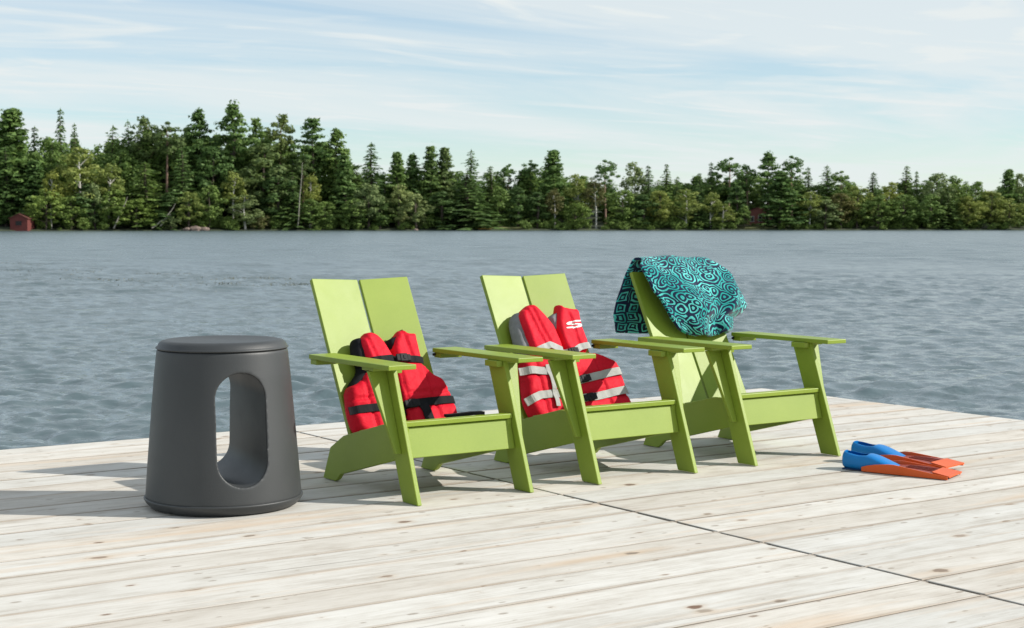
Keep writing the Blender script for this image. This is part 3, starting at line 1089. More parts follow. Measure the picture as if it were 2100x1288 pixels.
RL2 = Pad([(0.006, 0.262), (0.168, 0.258), (0.227, 0.238), (0.280, 0.209), (0.302, 0.156), (0.294, 0.073), (0.306, -0.045), (0.006, -0.05)], 0.045, 0.060, 0.024, seed=29, corner=1, step=0.007, seams=(((0.028, 0.255), (0.028, -0.045)), ((0.16, 0.25), (0.175, -0.045))), dents=((0.137, 0.22, 0.02), (0.041, 0.22, 0.02)))
RL2.build('front_panel', M['red'], vest2, f2)
LL2 = Pad([(-0.214, 0.238), (-0.16, 0.262), (-0.01, 0.262), (-0.006, 0.10), (-0.006, -0.05), (-0.216, -0.05), (-0.236, 0.0), (-0.244, 0.059)], 0.035, 0.060, 0.034, tilt=(0.08, 0), seed=30, corner=1, step=0.007, seams=(((-0.15, 0.25), (-0.165, -0.04)),), dents=((0.18, 0.22, 0.02), (0.068, 0.22, 0.02)))
LL2.build('front_panel', M['red'], vest2, f2)
allp2 = [LU2, RU2, RL2, LL2]


def surf2(P):
    return np.max([p.top(P) for p in allp2], axis=0)


s0 = ribbon('chest_strap', [(-0.152, 0.268), (-0.07, 0.292), (-0.012, 0.262), (0.045, 0.252), (0.095, 0.275), (0.155, 0.282)], 0.030, 0.003, surf2, M['greyweb'], vest2, f2, off=0.003, n=50)
buckle(0.045, 0.256, R(5), surf2, s0, f2, 0.055, 0.032)
s1 = ribbon('upper_waist_strap', [(-0.238, 0.193), (-0.16, 0.186), (-0.088, 0.172), (0.02, 0.112), (0.10, 0.124), (0.2, 0.140), (0.304, 0.149)], 0.036, 0.003, surf2, M['greyweb'], vest2, f2, n=60)
buckle(0.058, 0.119, R(8), surf2, s1, f2, 0.07, 0.036)
s2 = ribbon('lower_waist_strap', [(-0.252, 0.046), (-0.176, 0.070), (-0.095, 0.068), (0.0, 0.028), (0.10, 0.032), (0.2, 0.046), (0.296, 0.056)], 0.036, 0.003, surf2, M['greyweb'], vest2, f2, n=60)
buckle(0.062, 0.030, R(6), surf2, s2, f2, 0.07, 0.036)
ribbon('strap_tail', [(-0.104, 0.205), (-0.102, 0.141), (-0.106, 0.076), (-0.114, 0.004)], 0.022, 0.003, surf2, M['greyweb'], vest2, f2, off=0.007, n=24)
# emblem: two swept strokes forming a slanted S
cu, cv, sw_, sh_ = 0.098, 0.388, 0.050, 0.0195


def emb(pts):
    return [(cu + x * sw_ + 0.0, cv + y * sh_ + 0.05 * x * sh_) for x, y in pts]


E1 = [(1.0, 0.95), (0.1, 0.92), (-0.62, 0.62), (-0.92, 0.18), (-0.70, -0.10), (-0.05, -0.16), (0.48, -0.20), (0.40, -0.46), (-0.10, -0.60), (-0.95, -0.60), (-1.0, -1.0), (0.05, -1.0), (0.72, -0.78), (1.0, -0.28), (0.82, 0.08), (0.20, 0.18), (-0.42, 0.20), (-0.38, 0.40), (0.05, 0.56), (0.85, 0.58)]
bm = bmesh.new()
ring = [Vector(p) for p in chaikin(emb(E1), 1, 0.2)]
n_ = len(ring)
gu, gv = np.meshgrid(np.arange(cu - sw_, cu + sw_, 0.005), np.arange(cv - sh_, cv + sh_, 0.005))
G = np.c_[gu.ravel(), gv.ravel()]
G = G[inside(G, [tuple(r) for r in ring])]
vs_, _, fs_, *_ = delaunay_2d_cdt(ring + [Vector(g) for g in G], [(i, (i + 1) % n_) for i in range(n_)], [], 1, 1e-6)
Pm = np.array([(v[0], v[1]) for v in vs_])
Hm = RU2.top(Pm)
me = bpy.data.meshes.new('emblem')
me.from_pydata([tuple(f2(Pm[i, 0], Pm[i, 1], Hm[i] + 0.0025)) for i in range(len(Pm))], [], [list(f) for f in fs_])
me.materials.append(M['white'])
mesh_obj('emblem', me, ru)

# ------------------------------------------------------------------ towel
m, nt, b = new_mat('teal_patterned_terry')
uvn = nt.nodes.new('ShaderNodeUVMap')
sp_ = nt.nodes.new('ShaderNodeSeparateXYZ')
nt.links.new(uvn.outputs[0], sp_.inputs[0])
ua = mathn(nt, 'ABSOLUTE', mathn(nt, 'SUBTRACT', sp_.outputs[0], 0.05))
cb = nt.nodes.new('ShaderNodeCombineXYZ')
nt.links.new(ua, cb.inputs[0])
nt.links.new(sp_.outputs[1], cb.inputs[1])
nv_ = N(nt, 'ShaderNodeTexNoise', ins={'Scale': 9.0, 'Detail': 2.0})
nt.links.new(cb.outputs[0], nv_.inputs['Vector'])
vmx = nt.nodes.new('ShaderNodeVectorMath')
vmx.operation = 'MULTIPLY_ADD'
nt.links.new(nv_.outputs['Color'], vmx.inputs[0])
vmx.inputs[1].default_value = (0.075, 0.075, 0)
nt.links.new(cb.outputs[0], vmx.inputs[2])


def vorr(scale, metric, rand, vec, feat='F1'):
    n = N(nt, 'ShaderNodeTexVoronoi', voronoi_dimensions='2D', distance=metric, feature=feat, ins={'Scale': scale, 'Randomness': rand})
    nt.links.new(vec, n.inputs['Vector'])
    return n


va = vorr(20.0, 'EUCLIDEAN', 0.75, vmx.outputs[0])
ringa = mathn(nt, 'SINE', mathn(nt, 'MULTIPLY', va.outputs['Distance'], 21.0))
vb = vorr(17.0, 'CHEBYCHEV', 0.25, vmx.outputs[0])
ringb = mathn(nt, 'SINE', mathn(nt, 'MULTIPLY', vb.outputs['Distance'], 24.0))
vc_ = vorr(14.5, 'EUCLIDEAN', 1.0, vmx.outputs[0])
ringc = mathn(nt, 'SINE', mathn(nt, 'MULTIPLY', vc_.outputs['Distance'], 30.0))
# medallion in the middle, key border towards the back hem, petals between
msel = ramp(nt, noise(nt, cb.outputs[0], 5.0, 1.0), [(0.46, g3(0)), (0.50, g3(1))])
isback = mathn(nt, 'LESS_THAN', sp_.outputs[1], 0.0)
pat = mixc(nt, msel, ringa, ringc)
pat = mixc(nt, isback, pat, ringb)
sepx = N(nt, 'ShaderNodeSeparateColor')
nt.links.new(pat, sepx.inputs[0])
pv = mathn(nt, 'MULTIPLY_ADD', sepx.outputs[0], 0.5, 0.5)
hi = noise(nt, cb.outputs[0], 7.0, 2.0)
teal = mixc(nt, ramp(nt, hi, [(0.42, g3(0)), (0.6, g3(1))]), (0.010, 0.33, 0.31), (0.12, 0.62, 0.58))
navy = (0.004, 0.012, 0.045)
cc = mixc(nt, ramp(nt, pv, [(0.60, g3(0)), (0.72, g3(1))]), navy, teal)
nt.links.new(cc, b.inputs['Base Color'])
b.inputs['Roughness'].default_value = 0.9
b.inputs['Sheen Weight'].default_value = 0.3
b.inputs['Specular IOR Level'].default_value = 0.1
bump(nt, b, noise(nt, uvn.outputs[0], 260.0, 2.0), 0.6, 0.004)
M['towel'] = m

fr3 = mkframe(CH[2])
towel = empty('beach_towel', (CH[2], Y0 + 0.93, 0.0))
tag(towel, 'teal and navy patterned beach towel bunched over the chair back', 'towel')
NU, NV = 64, 84
vf = [0.735, 0.70, 0.665, 0.559, 0.502, 0.416, 0.363, 0.335]
lf = [-0.20, -0.242, -0.240, -0.222, -0.188, -0.152, -0.112, -0.03]
vr = [0.735, 0.685, 0.640, 0.569, 0.50, 0.462, 0.432, 0.415, 0.39, 0.348, 0.335]
rf = [0.232, 0.272, 0.300, 0.325, 0.350, 0.360, 0.325, 0.270, 0.252, 0.246, 0.19]
tpos = Vector(towel.location)


def front_pt(a, s):
    """a across 0..1, s 0 ridge .. 1 hem"""
    v = 0.742 - 0.405 * s
    L = np.interp(-v, [-q for q in vf], lf)
    Rr = np.interp(-v, [-q for q in vr], rf)
    u = L + (Rr - L) * a
    # hem sags in the middle
    v2 = v + (0.012 - 0.03 * math.sin(math.pi * a)) * s * 0.5
    bul = 0.022 + 0.082 * math.sin(math.pi * min(1, max(0, s * 0.92 + 0.08))) ** 0.8 * (0.35 + 0.65 * math.sin(math.pi * (0.12 + 0.8 * a)) ** 0.7)
    fold = 0.013 * math.sin(13 * a + 5 * s + 1.5 * math.sin(5 * s)) * s ** 0.7
    fold += 0.016 * mnoise.noise(Vector((a * 3.4, s * 2.6, 4.2))) + 0.006 * mnoise.noise(Vector((a * 9, s * 7, 1.2)))
    # the thick fold lying diagonally to the outer corner
    dia = math.exp(-((a - 0.86 - 0.10 * math.sin(6 * s)) / 0.07) ** 2) * 0.022 * min(1, s * 3)
    crease = -math.exp(-((s - 0.80) / 0.035) ** 2) * 0.024 * max(0, (a - 0.55) / 0.45)
    w = max(0.014, bul + fold + dia + crease)
    return u, v2, w


V, UV = [], []
for i in range(NV + 1):
    q = i / NV
    for j in range(NU + 1):
        a = j / NU
        if q < 0.40:                      # back: hangs down behind
            s = 1 - q / 0.40
            top = fr3(np.interp(a, [0, 1], [-0.228, 0.225]), 0.722, -0.022)
            drop = 0.335 * s - 0.02 * s * (1 - a) ** 2 + 0.02 * s * a
            dx = -0.085 * s ** 0.8 * (1 - a) ** 1.5 + 0.05 * s * a
            ripple = 0.02 * math.sin(9 * a + 2.0) * s + 0.012 * mnoise.noise(Vector((a * 4, s * 3, 9.0)))
            lowc = 0.045 * max(0, s - 0.72) / 0.28 * (1 - a) ** 3
            p = Vector((top.x + dx + lowc, top.y + 0.014 + 0.03 * math.sqrt(s) + ripple, top.z - drop + 0.012 * math.sin(3 * a) * s))
            V.append(p - tpos)
            UV.append((a * 0.47 - 0.235, -0.36 * s - 1e-3))
        elif q < 0.47:                    # over the ridge
            s = (q - 0.40) / 0.07
            A_ = fr3(np.interp(a, [0, 1], [-0.228, 0.225]), 0.722, -0.022) + Vector((0, 0.014, 0))
            u, v_, w = front_pt(a, 0.0)
            B_ = fr3(u, v_, w)
            hump = (0.016 + 0.014 * math.sin(math.pi * min(1, 0.2 + a))) * math.sin(math.pi * s)
            V.append(A_.lerp(B_, s) + eyB * hump - tpos)
            UV.append((a * 0.47 - 0.235, 0.04 * s))
        else:
            s = (q - 0.47) / 0.53
            u, v_, w = front_pt(a, s)
            V.append(fr3(u, v_, w) - tpos)
            UV.append((a * 0.47 - 0.235 + 0.02 * math.sin(5 * s), 0.04 + 0.42 * s))
W_ = NU + 1
F = [(i * W_ + j, i * W_ + j + 1, (i + 1) * W_ + j + 1, (i + 1) * W_ + j) for i in range(NV) for j in range(NU)]
F = [tuple(reversed(f)) for f in F]
me = bpy.data.meshes.new('cloth')
me.from_pydata([tuple(v) for v in V], [], F)
uvl = me.uv_layers.new(name='UVMap')
for lp in me.loops:
    uvl.data[lp.index].uv = UV[lp.vertex_index]
for p in me.polygons:
    p.use_smooth = True
me.materials.append(M['towel'])
cl = mesh_obj('cloth', me, towel)
so = cl.modifiers.new('thickness', 'SOLIDIFY')
so.thickness = 0.015
so.offset = 0.0
so.use_rim = True
ss = cl.modifiers.new('round', 'SUBSURF')
ss.levels = ss.render_levels = 1

# ------------------------------------------------------------------ swim fins


def make_fin():
    root = empty('swim_fin')
    # pocket: local +x is towards the blade, length .27
    secs = []                         # x, halfwidth, height, roundness
    for (x, hwid, h, lift) in ((0.0, 0.030, 0.064, 0.012), (0.008, 0.040, 0.082, 0.004), (0.035, 0.046, 0.080, 0.0), (0.075, 0.048, 0.070, 0.0), (0.115, 0.052, 0.074, 0.0), (0.145, 0.055, 0.070, 0.0), (0.19, 0.054, 0.052, 0.0), (0.235, 0.048, 0.034, 0.002), (0.268, 0.034, 0.020, 0.004), (0.28, 0.02, 0.014, 0.005)):
        secs.append((x, hwid, h, lift))
    bm = bmesh.new()
    n = 20
    rings = []
    for (x, hwid, h, lift) in secs:
        rg = []
        for j in range(n):
            t = 2 * math.pi * j / n
            c, s = math.cos(t), math.sin(t)
            y = hwid * math.copysign(abs(c) ** 0.75, c)
            z = lift + (h - lift) * (0.5 + 0.5 * math.copysign(abs(s) ** 0.7, s))
            rg.append(bm.verts.new((x, y, z)))
        rings.append(rg)
    for i, (A, B) in enumerate(zip(rings, rings[1:])):
        for j in range(n):
            # leave the foot opening on top
            if 1 <= i <= 3 and 3 <= j <= 6:
                continue
            bm.faces.new((A[j], A[(j + 1) % n], B[(j + 1) % n], B[j]))
    bm.faces.new(list(reversed(rings[-1])))
    bm.faces.new(rings[0])
    bmesh.ops.recalc_face_normals(bm, faces=bm.faces)
    pk = bm_obj('foot_pocket', bm, M['blue'], root, True)
    md = pk.modifiers.new('t', 'SOLIDIFY')
    md.thickness, md.offset = 0.004, -1
    md = pk.modifiers.new('s', 'SUBSURF')
    md.levels = md.render_levels = 2
    # sole under the pocket
    bm = bmesh.new()
    add_box(bm, 0.004, 0.20, -0.036, 0.036, -0.001, 0.006)
    bevel_all(bm, 0.002, 1)
    bm_obj('sole', bm, M['navyrub'], root)
    # blade web
    bm = bmesh.new()
    prof = []
    xs = np.linspace(0.14, 0.485, 12)
    for x in xs:
        t = (x - 0.14) / 0.345
        hwid = 0.050 + 0.036 * t
        prof.append((x, hwid, 0.020 - 0.010 * t + 0.010 * math.sin(math.pi * t)))
    A = []
    for (x, hwid, z) in prof:
        A.append([bm.verts.new((x, y * hwid, z + dz)) for dz in (0, 0.004) for y in (-1, -0.4, 0.4, 1)])
    for P, Q in zip(A, A[1:]):
        for o_ in (0, 4):
            for j in range(3):
                bm.faces.new((P[o_ + j], P[o_ + j + 1], Q[o_ + j + 1], Q[o_ + j]))
        bm.faces.new((P[0], Q[0], Q[4], P[4]))
        bm.faces.new((P[3], P[7], Q[7], Q[3]))
    for P in (A[0], A[-1]):
        for j in range(3):
            bm.faces.new((P[j], P[j + 4], P[j + 5], P[j + 1]))
    bmesh.ops.recalc_face_normals(bm, faces=bm.faces)
    bl = bm_obj('blade', bm, M['darkorange'], root)
    # brighter blade tip
    bm = bmesh.new()
    for y0_, y1_ in ((-0.0845, 0.0845),):
        q = [bm.verts.new(p) for p in ((0.415, y0_ * 0.9, 0.0245), (0.492, y0_, 0.009), (0.492, y1_, 0.009), (0.415, y1_ * 0.9, 0.0245), (0.415, y0_ * 0.9, 0.0285), (0.492, y0_, 0.0150), (0.492, y1_, 0.0150), (0.415, y1_ * 0.9, 0.0285))]
        for f in ((0, 1, 2, 3), (7, 6, 5, 4), (0, 4, 5, 1), (1, 5, 6, 2), (2, 6, 7, 3), (3, 7, 4, 0)):
            bm.faces.new([q[i] for i in f])
    bmesh.ops.recalc_face_normals(bm, faces=bm.faces)
    bm_obj('blade_tip', bm, M['orange'], root)
    for yk in (-0.022, 0.0, 0.022):
        bm = bmesh.new()
        rr2 = []
        for t in np.linspace(0, 1, 8):
            x = 0.285 + 0.135 * t
            zt_ = 0.0235 + 0.010 * math.sin(math.pi * (x - 0.14) / 0.345) - 0.010 * (x - 0.14) / 0.345
            y_ = yk * (1 + 0.5 * t)
            rr2.append([bm.verts.new(p) for p in ((x, y_ - 0.003, zt_ - 0.001), (x, y_ + 0.003, zt_ - 0.001), (x, y_ + 0.0015, zt_ + 0.0045), (x, y_ - 0.0015, zt_ + 0.0045))])
        for P, Q in zip(rr2, rr2[1:]):
            for j in range(4):
                bm.faces.new((P[j], P[(j + 1) % 4], Q[(j + 1) % 4], Q[j]))
        bm.faces.new(rr2[0])
        bm.faces.new(rr2[-1])
        bmesh.ops.recalc_face_normals(bm, faces=bm.faces)
        bm_obj('rib', bm, M['darkorange'], root)
    # side rails: tall at the pocket, tapering to the tip
    for s in (-1, 1):
        bm = bmesh.new()
        R_ = []
        for t in np.linspace(0, 1, 14):
            x = 0.10 + 0.385 * t
            yy = s * (0.0525 + 0.0345 * t)
            hgt = (0.012 + 0.026 * math.sin(math.pi * min(1, 0.12 + t * 0.88)) ** 0.9) if t < 0.99 else 0.014
            hgt = np.interp(t, [0, 0.1, 0.35, 0.7, 1], [0.018, 0.030, 0.042, 0.026, 0.012])
            zb = 0.0015
            R_.append([bm.verts.new(p) for p in ((x, yy - 0.004, zb), (x, yy + 0.004, zb), (x, yy + 0.003 + s * 0.002, zb + hgt), (x, yy - 0.003 + s * 0.002, zb + hgt))])
        for P, Q in zip(R_, R_[1:]):
            for j in range(4):
                bm.faces.new((P[j], P[(j + 1) % 4], Q[(j + 1) % 4], Q[j]))
        bm.faces.new(R_[0])
        bm.faces.new(R_[-1])
        bmesh.ops.recalc_face_normals(bm, faces=bm.faces)
        bm_obj('rail', bm, M['orange'], root)
    return root


fin = make_fin()
fin2 = copy_tree(fin)


def place_fin(o, heel, tip, z):
    o.location = (*heel, z)
    o.rotation_euler = (0, 0, math.atan2(tip[1] - heel[1], tip[0] - heel[0]))


place_fin(fin, (5.055, 4.765), (5.238, 4.318), 0.0015)
tag(fin, 'blue and orange swim fin lying nearer the dock seam, heel beside the chair leg', 'swim fin', 'swim fins')
place_fin(fin2, (5.262, 4.90), (5.375, 4.415), 0.010)
fin2.rotation_euler.y = R(-0.6)
tag(fin2, 'blue and orange swim fin resting partly behind the other fin', 'swim fin', 'swim fins')

# ------------------------------------------------------------------ tree prototypes (built once, about 20 m tall)


def leaves(C, Nn, S, rg, asp=1.0):
    C, Nn, S = np.asarray(C), np.asarray(Nn), np.asarray(S)
    n = len(C)
    Nn = Nn / (np.linalg.norm(Nn, axis=1)[:, None] + 1e-9)
    h = rg.normal(size=(n, 3))
    t1 = np.cross(Nn, h)
    t1 /= np.linalg.norm(t1, axis=1)[:, None] + 1e-9
    t2 = np.cross(Nn, t1)
    V = np.empty((n, 3, 3))
    for k in range(3):
        a = 2 * math.pi * k / 3 + rg.uniform(-0.5, 0.5, n)
        V[:, k] = C + (S * asp)[:, None] * np.cos(a)[:, None] * t1 + S[:, None] * np.sin(a)[:, None] * t2
    return V.reshape(-1, 3)


def sprays(P0, D, L, Wd, up, rg):
    """pointed needle sprays: triangle from P0 along D"""
    D = D / (np.linalg.norm(D, axis=1)[:, None] + 1e-9)
    side = np.cross(D, up)
    side /= np.linalg.norm(side, axis=1)[:, None] + 1e-9
    V = np.empty((len(P0), 3, 3))
    V[:, 0] = P0 + side * Wd[:, None] * 0.5
    V[:, 1] = P0 - side * Wd[:, None] * 0.5
    V[:, 2] = P0 + D * L[:, None]
    return V.reshape(-1, 3)


def tri_faces(V):
    return np.arange(len(V)).reshape(-1, 3)


def trunk_arrays(H, r0, lean, limbs, rg, top=0.98):
    zs = np.linspace(0, H * top, 8)
    ph = rg.uniform(0, 6.28)
    pts = np.c_[lean * (zs / H) ** 2 * H + 0.12 * np.sin(zs * 0.35 + ph), 0.12 * np.cos(zs * 0.3 + ph) - 0.12 * math.cos(ph), zs]
    rad = r0 * (1 - zs / (H * top)) ** 0.8 + 0.03
    V, F = tube_arrays(pts, rad, 6)
    Vs, Fs, off = [V], [F], len(V)
    for (p0, p1, r) in limbs:
        mid = (np.array(p0) + np.array(p1)) / 2 + np.array((0, 0, 0.05 * np.linalg.norm(np.array(p1) - np.array(p0))))
        v, f = tube_arrays([p0, mid, p1], [r, r * 0.7, r * 0.25], 4)
        Vs.append(v)
        Fs.append(f + off)
        off += len(v)
    return np.vstack(Vs), np.vstack(Fs)


def conifer(seed, H=20.0, Rm=3.0, base=0.06, dz=0.5, droop=0.25, power=0.72, leaf=1.0, irregular=0.3, nb=7, dense=1.15):
    rg = np.random.default_rng(seed)
    P, D, L, Wd, limbs = [], [], [], [], []
    z = H * base
    ang = 0
    while z < H * 0.985:
        t = (z - H * base) / (H * (1 - base))
        rr = Rm * (1 - t) ** power
        k = max(3, int(nb * (0.5 + 0.5 * (1 - t))))
        ang += 0.7
        whorl = 1 + irregular * rg.uniform(-1, 0.7)
        for i in range(k):
            a = ang + 2 * math.pi * i / k + rg.uniform(-0.3, 0.3)
            ln = rr * whorl * rg.uniform(1 - irregular, 1.0 + 0.4 * irregular) + 0.15
            zz = z + rg.uniform(-0.25, 0.25) * dz
            d = np.array((math.cos(a), math.sin(a), -droop + rg.uniform(-0.1, 0.1)))
            if t < 0.9:
                limbs.append(((0, 0, zz), (d[0] * ln * 0.8, d[1] * ln * 0.8, zz + d[2] * ln * 0.8), 0.05))
            ns = max(2, int(ln / 0.30 * dense))
            for s in range(ns):
                f = (s + rg.uniform(0.2, 0.9)) / ns
                p = np.array((0, 0, zz)) + d * ln * f
                p[2] += 0.18 * droop * ln * f * f
                sd = (-1) ** s
                dd = np.array((math.cos(a + sd * 0.75), math.sin(a + sd * 0.75), d[2] * 0.6 + rg.uniform(-0.75, 0.2)))
                P.append(p)
                D.append(dd)
                L.append(leaf * rg.uniform(0.7, 1.3) * (0.55 + 0.45 * (1 - t)))
                Wd.append(leaf * rg.uniform(0.55, 0.9) * (0.55 + 0.45 * (1 - t)))
        z += dz * rg.uniform(0.8, 1.2) * (0.7 + 0.5 * (1 - t))
    P.append(np.array((0, 0, H * 0.96)))
    D.append(np.array((0.01, 0, 1.0)))
    L.append(H * 0.04)
    Wd.append(0.35)
    up = np.tile((0, 0, 0.35), (len(P), 1)) + rg.normal(scale=0.8, size=(len(P), 3))
    V = sprays(np.array(P), np.array(D), np.array(L), np.array(Wd), up, rg)
    if len(limbs) > 90:
        limbs = limbs[::max(1, len(limbs) // 90)]
    tv, tf = trunk_arrays(H, 0.26, 0, limbs, rg)
    return V, tv, tf


def white_pine(seed, H=24.0, Rm=4.2, base=0.35, tier=1.5, leaf=0.55, shape='col'):
    rg = np.random.default_rng(seed)
    C, Nn, S, limbs = [], [], [], []
    z = H * base
    while z < H * 0.97:
        t = (z - H * base) / (H * (1 - base))
        if shape == 'col':
            rr = Rm * (0.75 + 0.35 * math.sin(math.pi * min(1, t * 1.1))) * (1 - t ** 3) * (0.55 + 0.45 * t if t < 0.3 else 1)
        else:
            rr = Rm * (1 - t) ** 0.75
        k = rg.integers(4, 7)
        a0 = rg.uniform(0, 6.28)
        for i in range(k):
            a = a0 + 2 * math.pi * i / k + rg.uniform(-0.45, 0.45)
            ln = rr * rg.uniform(0.45, 1.12)
            rise = rg.uniform(0.0, 0.28)
            zz = z + rg.uniform(-0.3, 0.3) * tier
            e = np.array((math.cos(a) * ln, math.sin(a) * ln, zz + rise * ln))
            limbs.append(((0, 0, zz), tuple(e), 0.06))
            nplate = max(2, int(ln / 0.8))
            for q in range(nplate):
                f = 0.35 + 0.68 * (q + 0.5) / nplate
                c0 = np.array((math.cos(a) * ln * f, math.sin(a) * ln * f, zz + rise * ln * f + 0.15))
                m_ = 15
                off = rg.normal(size=(m_, 3)) * np.array((0.52, 0.52, 0.17)) * (0.75 + 0.25 * ln / Rm)
                C.append(c0 + off)
                Nn.append(off * np.array((0.7, 0.7, 2.0)) + np.array((0, 0, 0.45)) + rg.normal(scale=0.3, size=(m_, 3)))
                S.append(leaf * rg.uniform(0.55, 1.1, m_))
        z += tier * rg.uniform(0.65, 1.25) * (1.0 - 0.4 * t)
    m_ = 26
    off = rg.normal(size=(m_, 3)) * np.array((0.45, 0.45, 0.5))
    C.append(np.array((0, 0, H * 0.97)) + off)
    Nn.append(off + rg.normal(scale=0.3, size=(m_, 3)))
    S.append(leaf * rg.uniform(0.5, 0.9, m_))
    C, Nn, S = np.vstack(C), np.vstack(Nn), np.concatenate(S)
    V = leaves(C, Nn, S * 0.85, rg, 1.25)
    if len(limbs) > 80:
        limbs = limbs[::2]
    tv, tf = trunk_arrays(H, 0.36, 0.0, limbs, rg)
    return V, tv, tf


def clumpy(seed, H=16.0, Rx=3.4, z0=0.2, nclump=60, per=34, leaf=0.42, cr=0.85, ptop=1.0, top=1.0, hollow=0.45, droop=0.0, trunk_r=0.2, lean=0.0, flat=0.75):
    """crown of leafy clumps spread through an egg-shaped envelope, open in places"""
    rg = np.random.default_rng(seed)
    C, Nn, S, limbs = [], [], [], []
    zc, hz = H * (z0 + 1) / 2, H * (1 - z0) / 2
    lop = rg.uniform(0, 6.28)
    for i in range(nclump):
        d = rg.normal(size=3)
        d /= np.linalg.norm(d)
        rad = hollow + (1 - hollow) * rg.uniform() ** 0.6
        zt = d[2] * rad
        wid = (1 - 0.35 * max(0, zt) ** 1.5 * ptop) * (1 + 0.16 * math.sin(2 * math.atan2(d[1], d[0]) + lop) + 0.10 * math.sin(5 * math.atan2(d[1], d[0]) + 3 * zt + lop))
        c = np.array((d[0] * Rx * rad * wid, d[1] * Rx * rad * wid, zc + zt * hz * 0.92))
        c[0] += lean * (c[2] / H) ** 2 * H
        r = cr * rg.uniform(0.6, 1.3)
        m_ = int(per * 1.3 * rg.uniform(0.7, 1.2))
        o = rg.normal(size=(m_, 3))
        o /= np.linalg.norm(o, axis=1)[:, None]
        o *= (rg.uniform(0.45, 1.0, (m_, 1)) ** 0.5) * r * np.array((1, 1, flat))
        o[:, 2] -= droop * np.abs(rg.normal(size=m_)) * r
        C.append(c + o)
        Nn.append(o + rg.normal(scale=0.35 * r, size=(m_, 3)) + np.array((0, 0, 0.25 * r)))
        S.append(leaf * rg.uniform(0.55, 1.2, m_))
        if i % 4 == 0:
            zb = max(H * z0 * 0.7, c[2] - 0.5 * abs(c[0]) - 1.2)
            limbs.append(((lean * (zb / H) ** 2 * H, 0, min(zb, H * 0.85)), tuple(c), 0.07))
    C, Nn, S = np.vstack(C), np.vstack(Nn), np.concatenate(S)
    V = leaves(C, Nn, S * 0.86, rg, 1.15)
    tv, tf = trunk_arrays(H, trunk_r, lean, limbs, rg, 0.9)
    return V, tv, tf


PROTO = {
    'spruce': ([conifer(11), conifer(12, Rm=2.6, irregular=0.4), conifer(13, Rm=3.3, droop=0.35, power=1.0)], 'spruce', 'bark', 20.0, 6.0),
    'fir': ([conifer(21, Rm=3.6, dz=0.55, droop=0.12, power=0.75, leaf=0.95, irregular=0.42), conifer(22, Rm=3.4, dz=0.6, droop=0.1, power=0.7, leaf=0.95, irregular=0.5), conifer(23, Rm=3.8, droop=0.15, power=0.65, leaf=0.95, irregular=0.45)], 'pine', 'bark', 20.0, 7.2),
    'white_pine': ([white_pine(31), white_pine(32, base=0.28, tier=1.8), white_pine(33, base=0.42, tier=1.7, Rm=4.6)], 'pine', 'bark', 24.0, 8.6),
    'bushy_pine': ([white_pine(36, H=22, base=0.12, tier=1.1, Rm=4.4, shape='cone'), white_pine(37, H=22, base=0.08, tier=1.2, Rm=4.8, shape='cone')], 'pine', 'bark', 22.0, 8.8),
    'red_pine': ([clumpy(41, H=24, Rx=3.3, z0=0.48, nclump=46, per=30, leaf=0.40, cr=0.95, hollow=0.35, flat=0.6, trunk_r=0.32), clumpy(42, H=24, Rx=3.0, z0=0.55, nclump=36, per=30, leaf=0.40, cr=0.9, hollow=0.3, flat=0.55, trunk_r=0.32), clumpy(43, H=24, Rx=3.6, z0=0.36, nclump=58, per=30, leaf=0.42, cr=0.95, hollow=0.4, flat=0.6, trunk_r=0.32)], 'redpine', 'redbark', 24.0, 7.4),
    'birch': ([clumpy(51, H=15, Rx=2.5, z0=0.22, nclump=52, per=36, leaf=0.30, cr=0.8, droop=0.25, trunk_r=0.17), clumpy(52, H=15, Rx=2.3, z0=0.30, nclump=44, per=36, leaf=0.30, cr=0.75, droop=0.3, trunk_r=0.16, lean=0.05), clumpy(53, H=15, Rx=2.8, z0=0.14, nclump=60, per=34, leaf=0.30, cr=0.8, droop=0.2, trunk_r=0.17)], 'birch', 'whitebark', 15.0, 5.4),
    'broadleaf': ([clumpy(61, H=16, Rx=3.8, z0=0.10, nclump=76, per=36, leaf=0.38, cr=1.05), clumpy(62, H=16, Rx=3.4, z0=0.16, nclump=70, per=34, leaf=0.36, cr=1.0), clumpy(63, H=16, Rx=4.2, z0=0.08, nclump=84, per=34, leaf=0.38, cr=1.05)], 'green', 'bark', 16.0, 8.0),
    'pale_tree': ([clumpy(71, H=11, Rx=3.2, z0=0.04, nclump=58, per=36, leaf=0.30, cr=0.8, flat=0.6), clumpy(72, H=11, Rx=2.8, z0=0.06, nclump=52, per=36, leaf=0.30, cr=0.75, flat=0.6)], 'pale', 'bark', 11.0, 6.4),
    'cedar': ([clumpy(81, H=14, Rx=2.0, z0=0.03, nclump=60, per=32, leaf=0.34, cr=0.7, ptop=2.2, hollow=0.55), clumpy(82, H=14, Rx=1.8, z0=0.05, nclump=54, per=32, leaf=0.34, cr=0.65, ptop=2.3, hollow=0.55)], 'spruce', 'bark', 14.0, 3.9),
    'shrub': ([clumpy(91, H=4, Rx=2.3, z0=0.02, nclump=26, per=30, leaf=0.26, cr=0.7, trunk_r=0.06), clumpy(92, H=4, Rx=2.0, z0=0.02, nclump=22, per=30, leaf=0.26, cr=0.65, trunk_r=0.05)], 'green', 'bark', 4.0, 4.4),
}
PM = {}
for kname, (vars_, lm, bk, h_, w_) in PROTO.items():
    PM[kname] = []
    for (Vc, tv, tf) in vars_:
        PM[kname].append((np_mesh(kname + '_crown', Vc, tri_faces(Vc), [M[lm]]), np_mesh(kname + '_trunk', tv, tf, [M[bk]], True), h_, w_))
ALT = {}


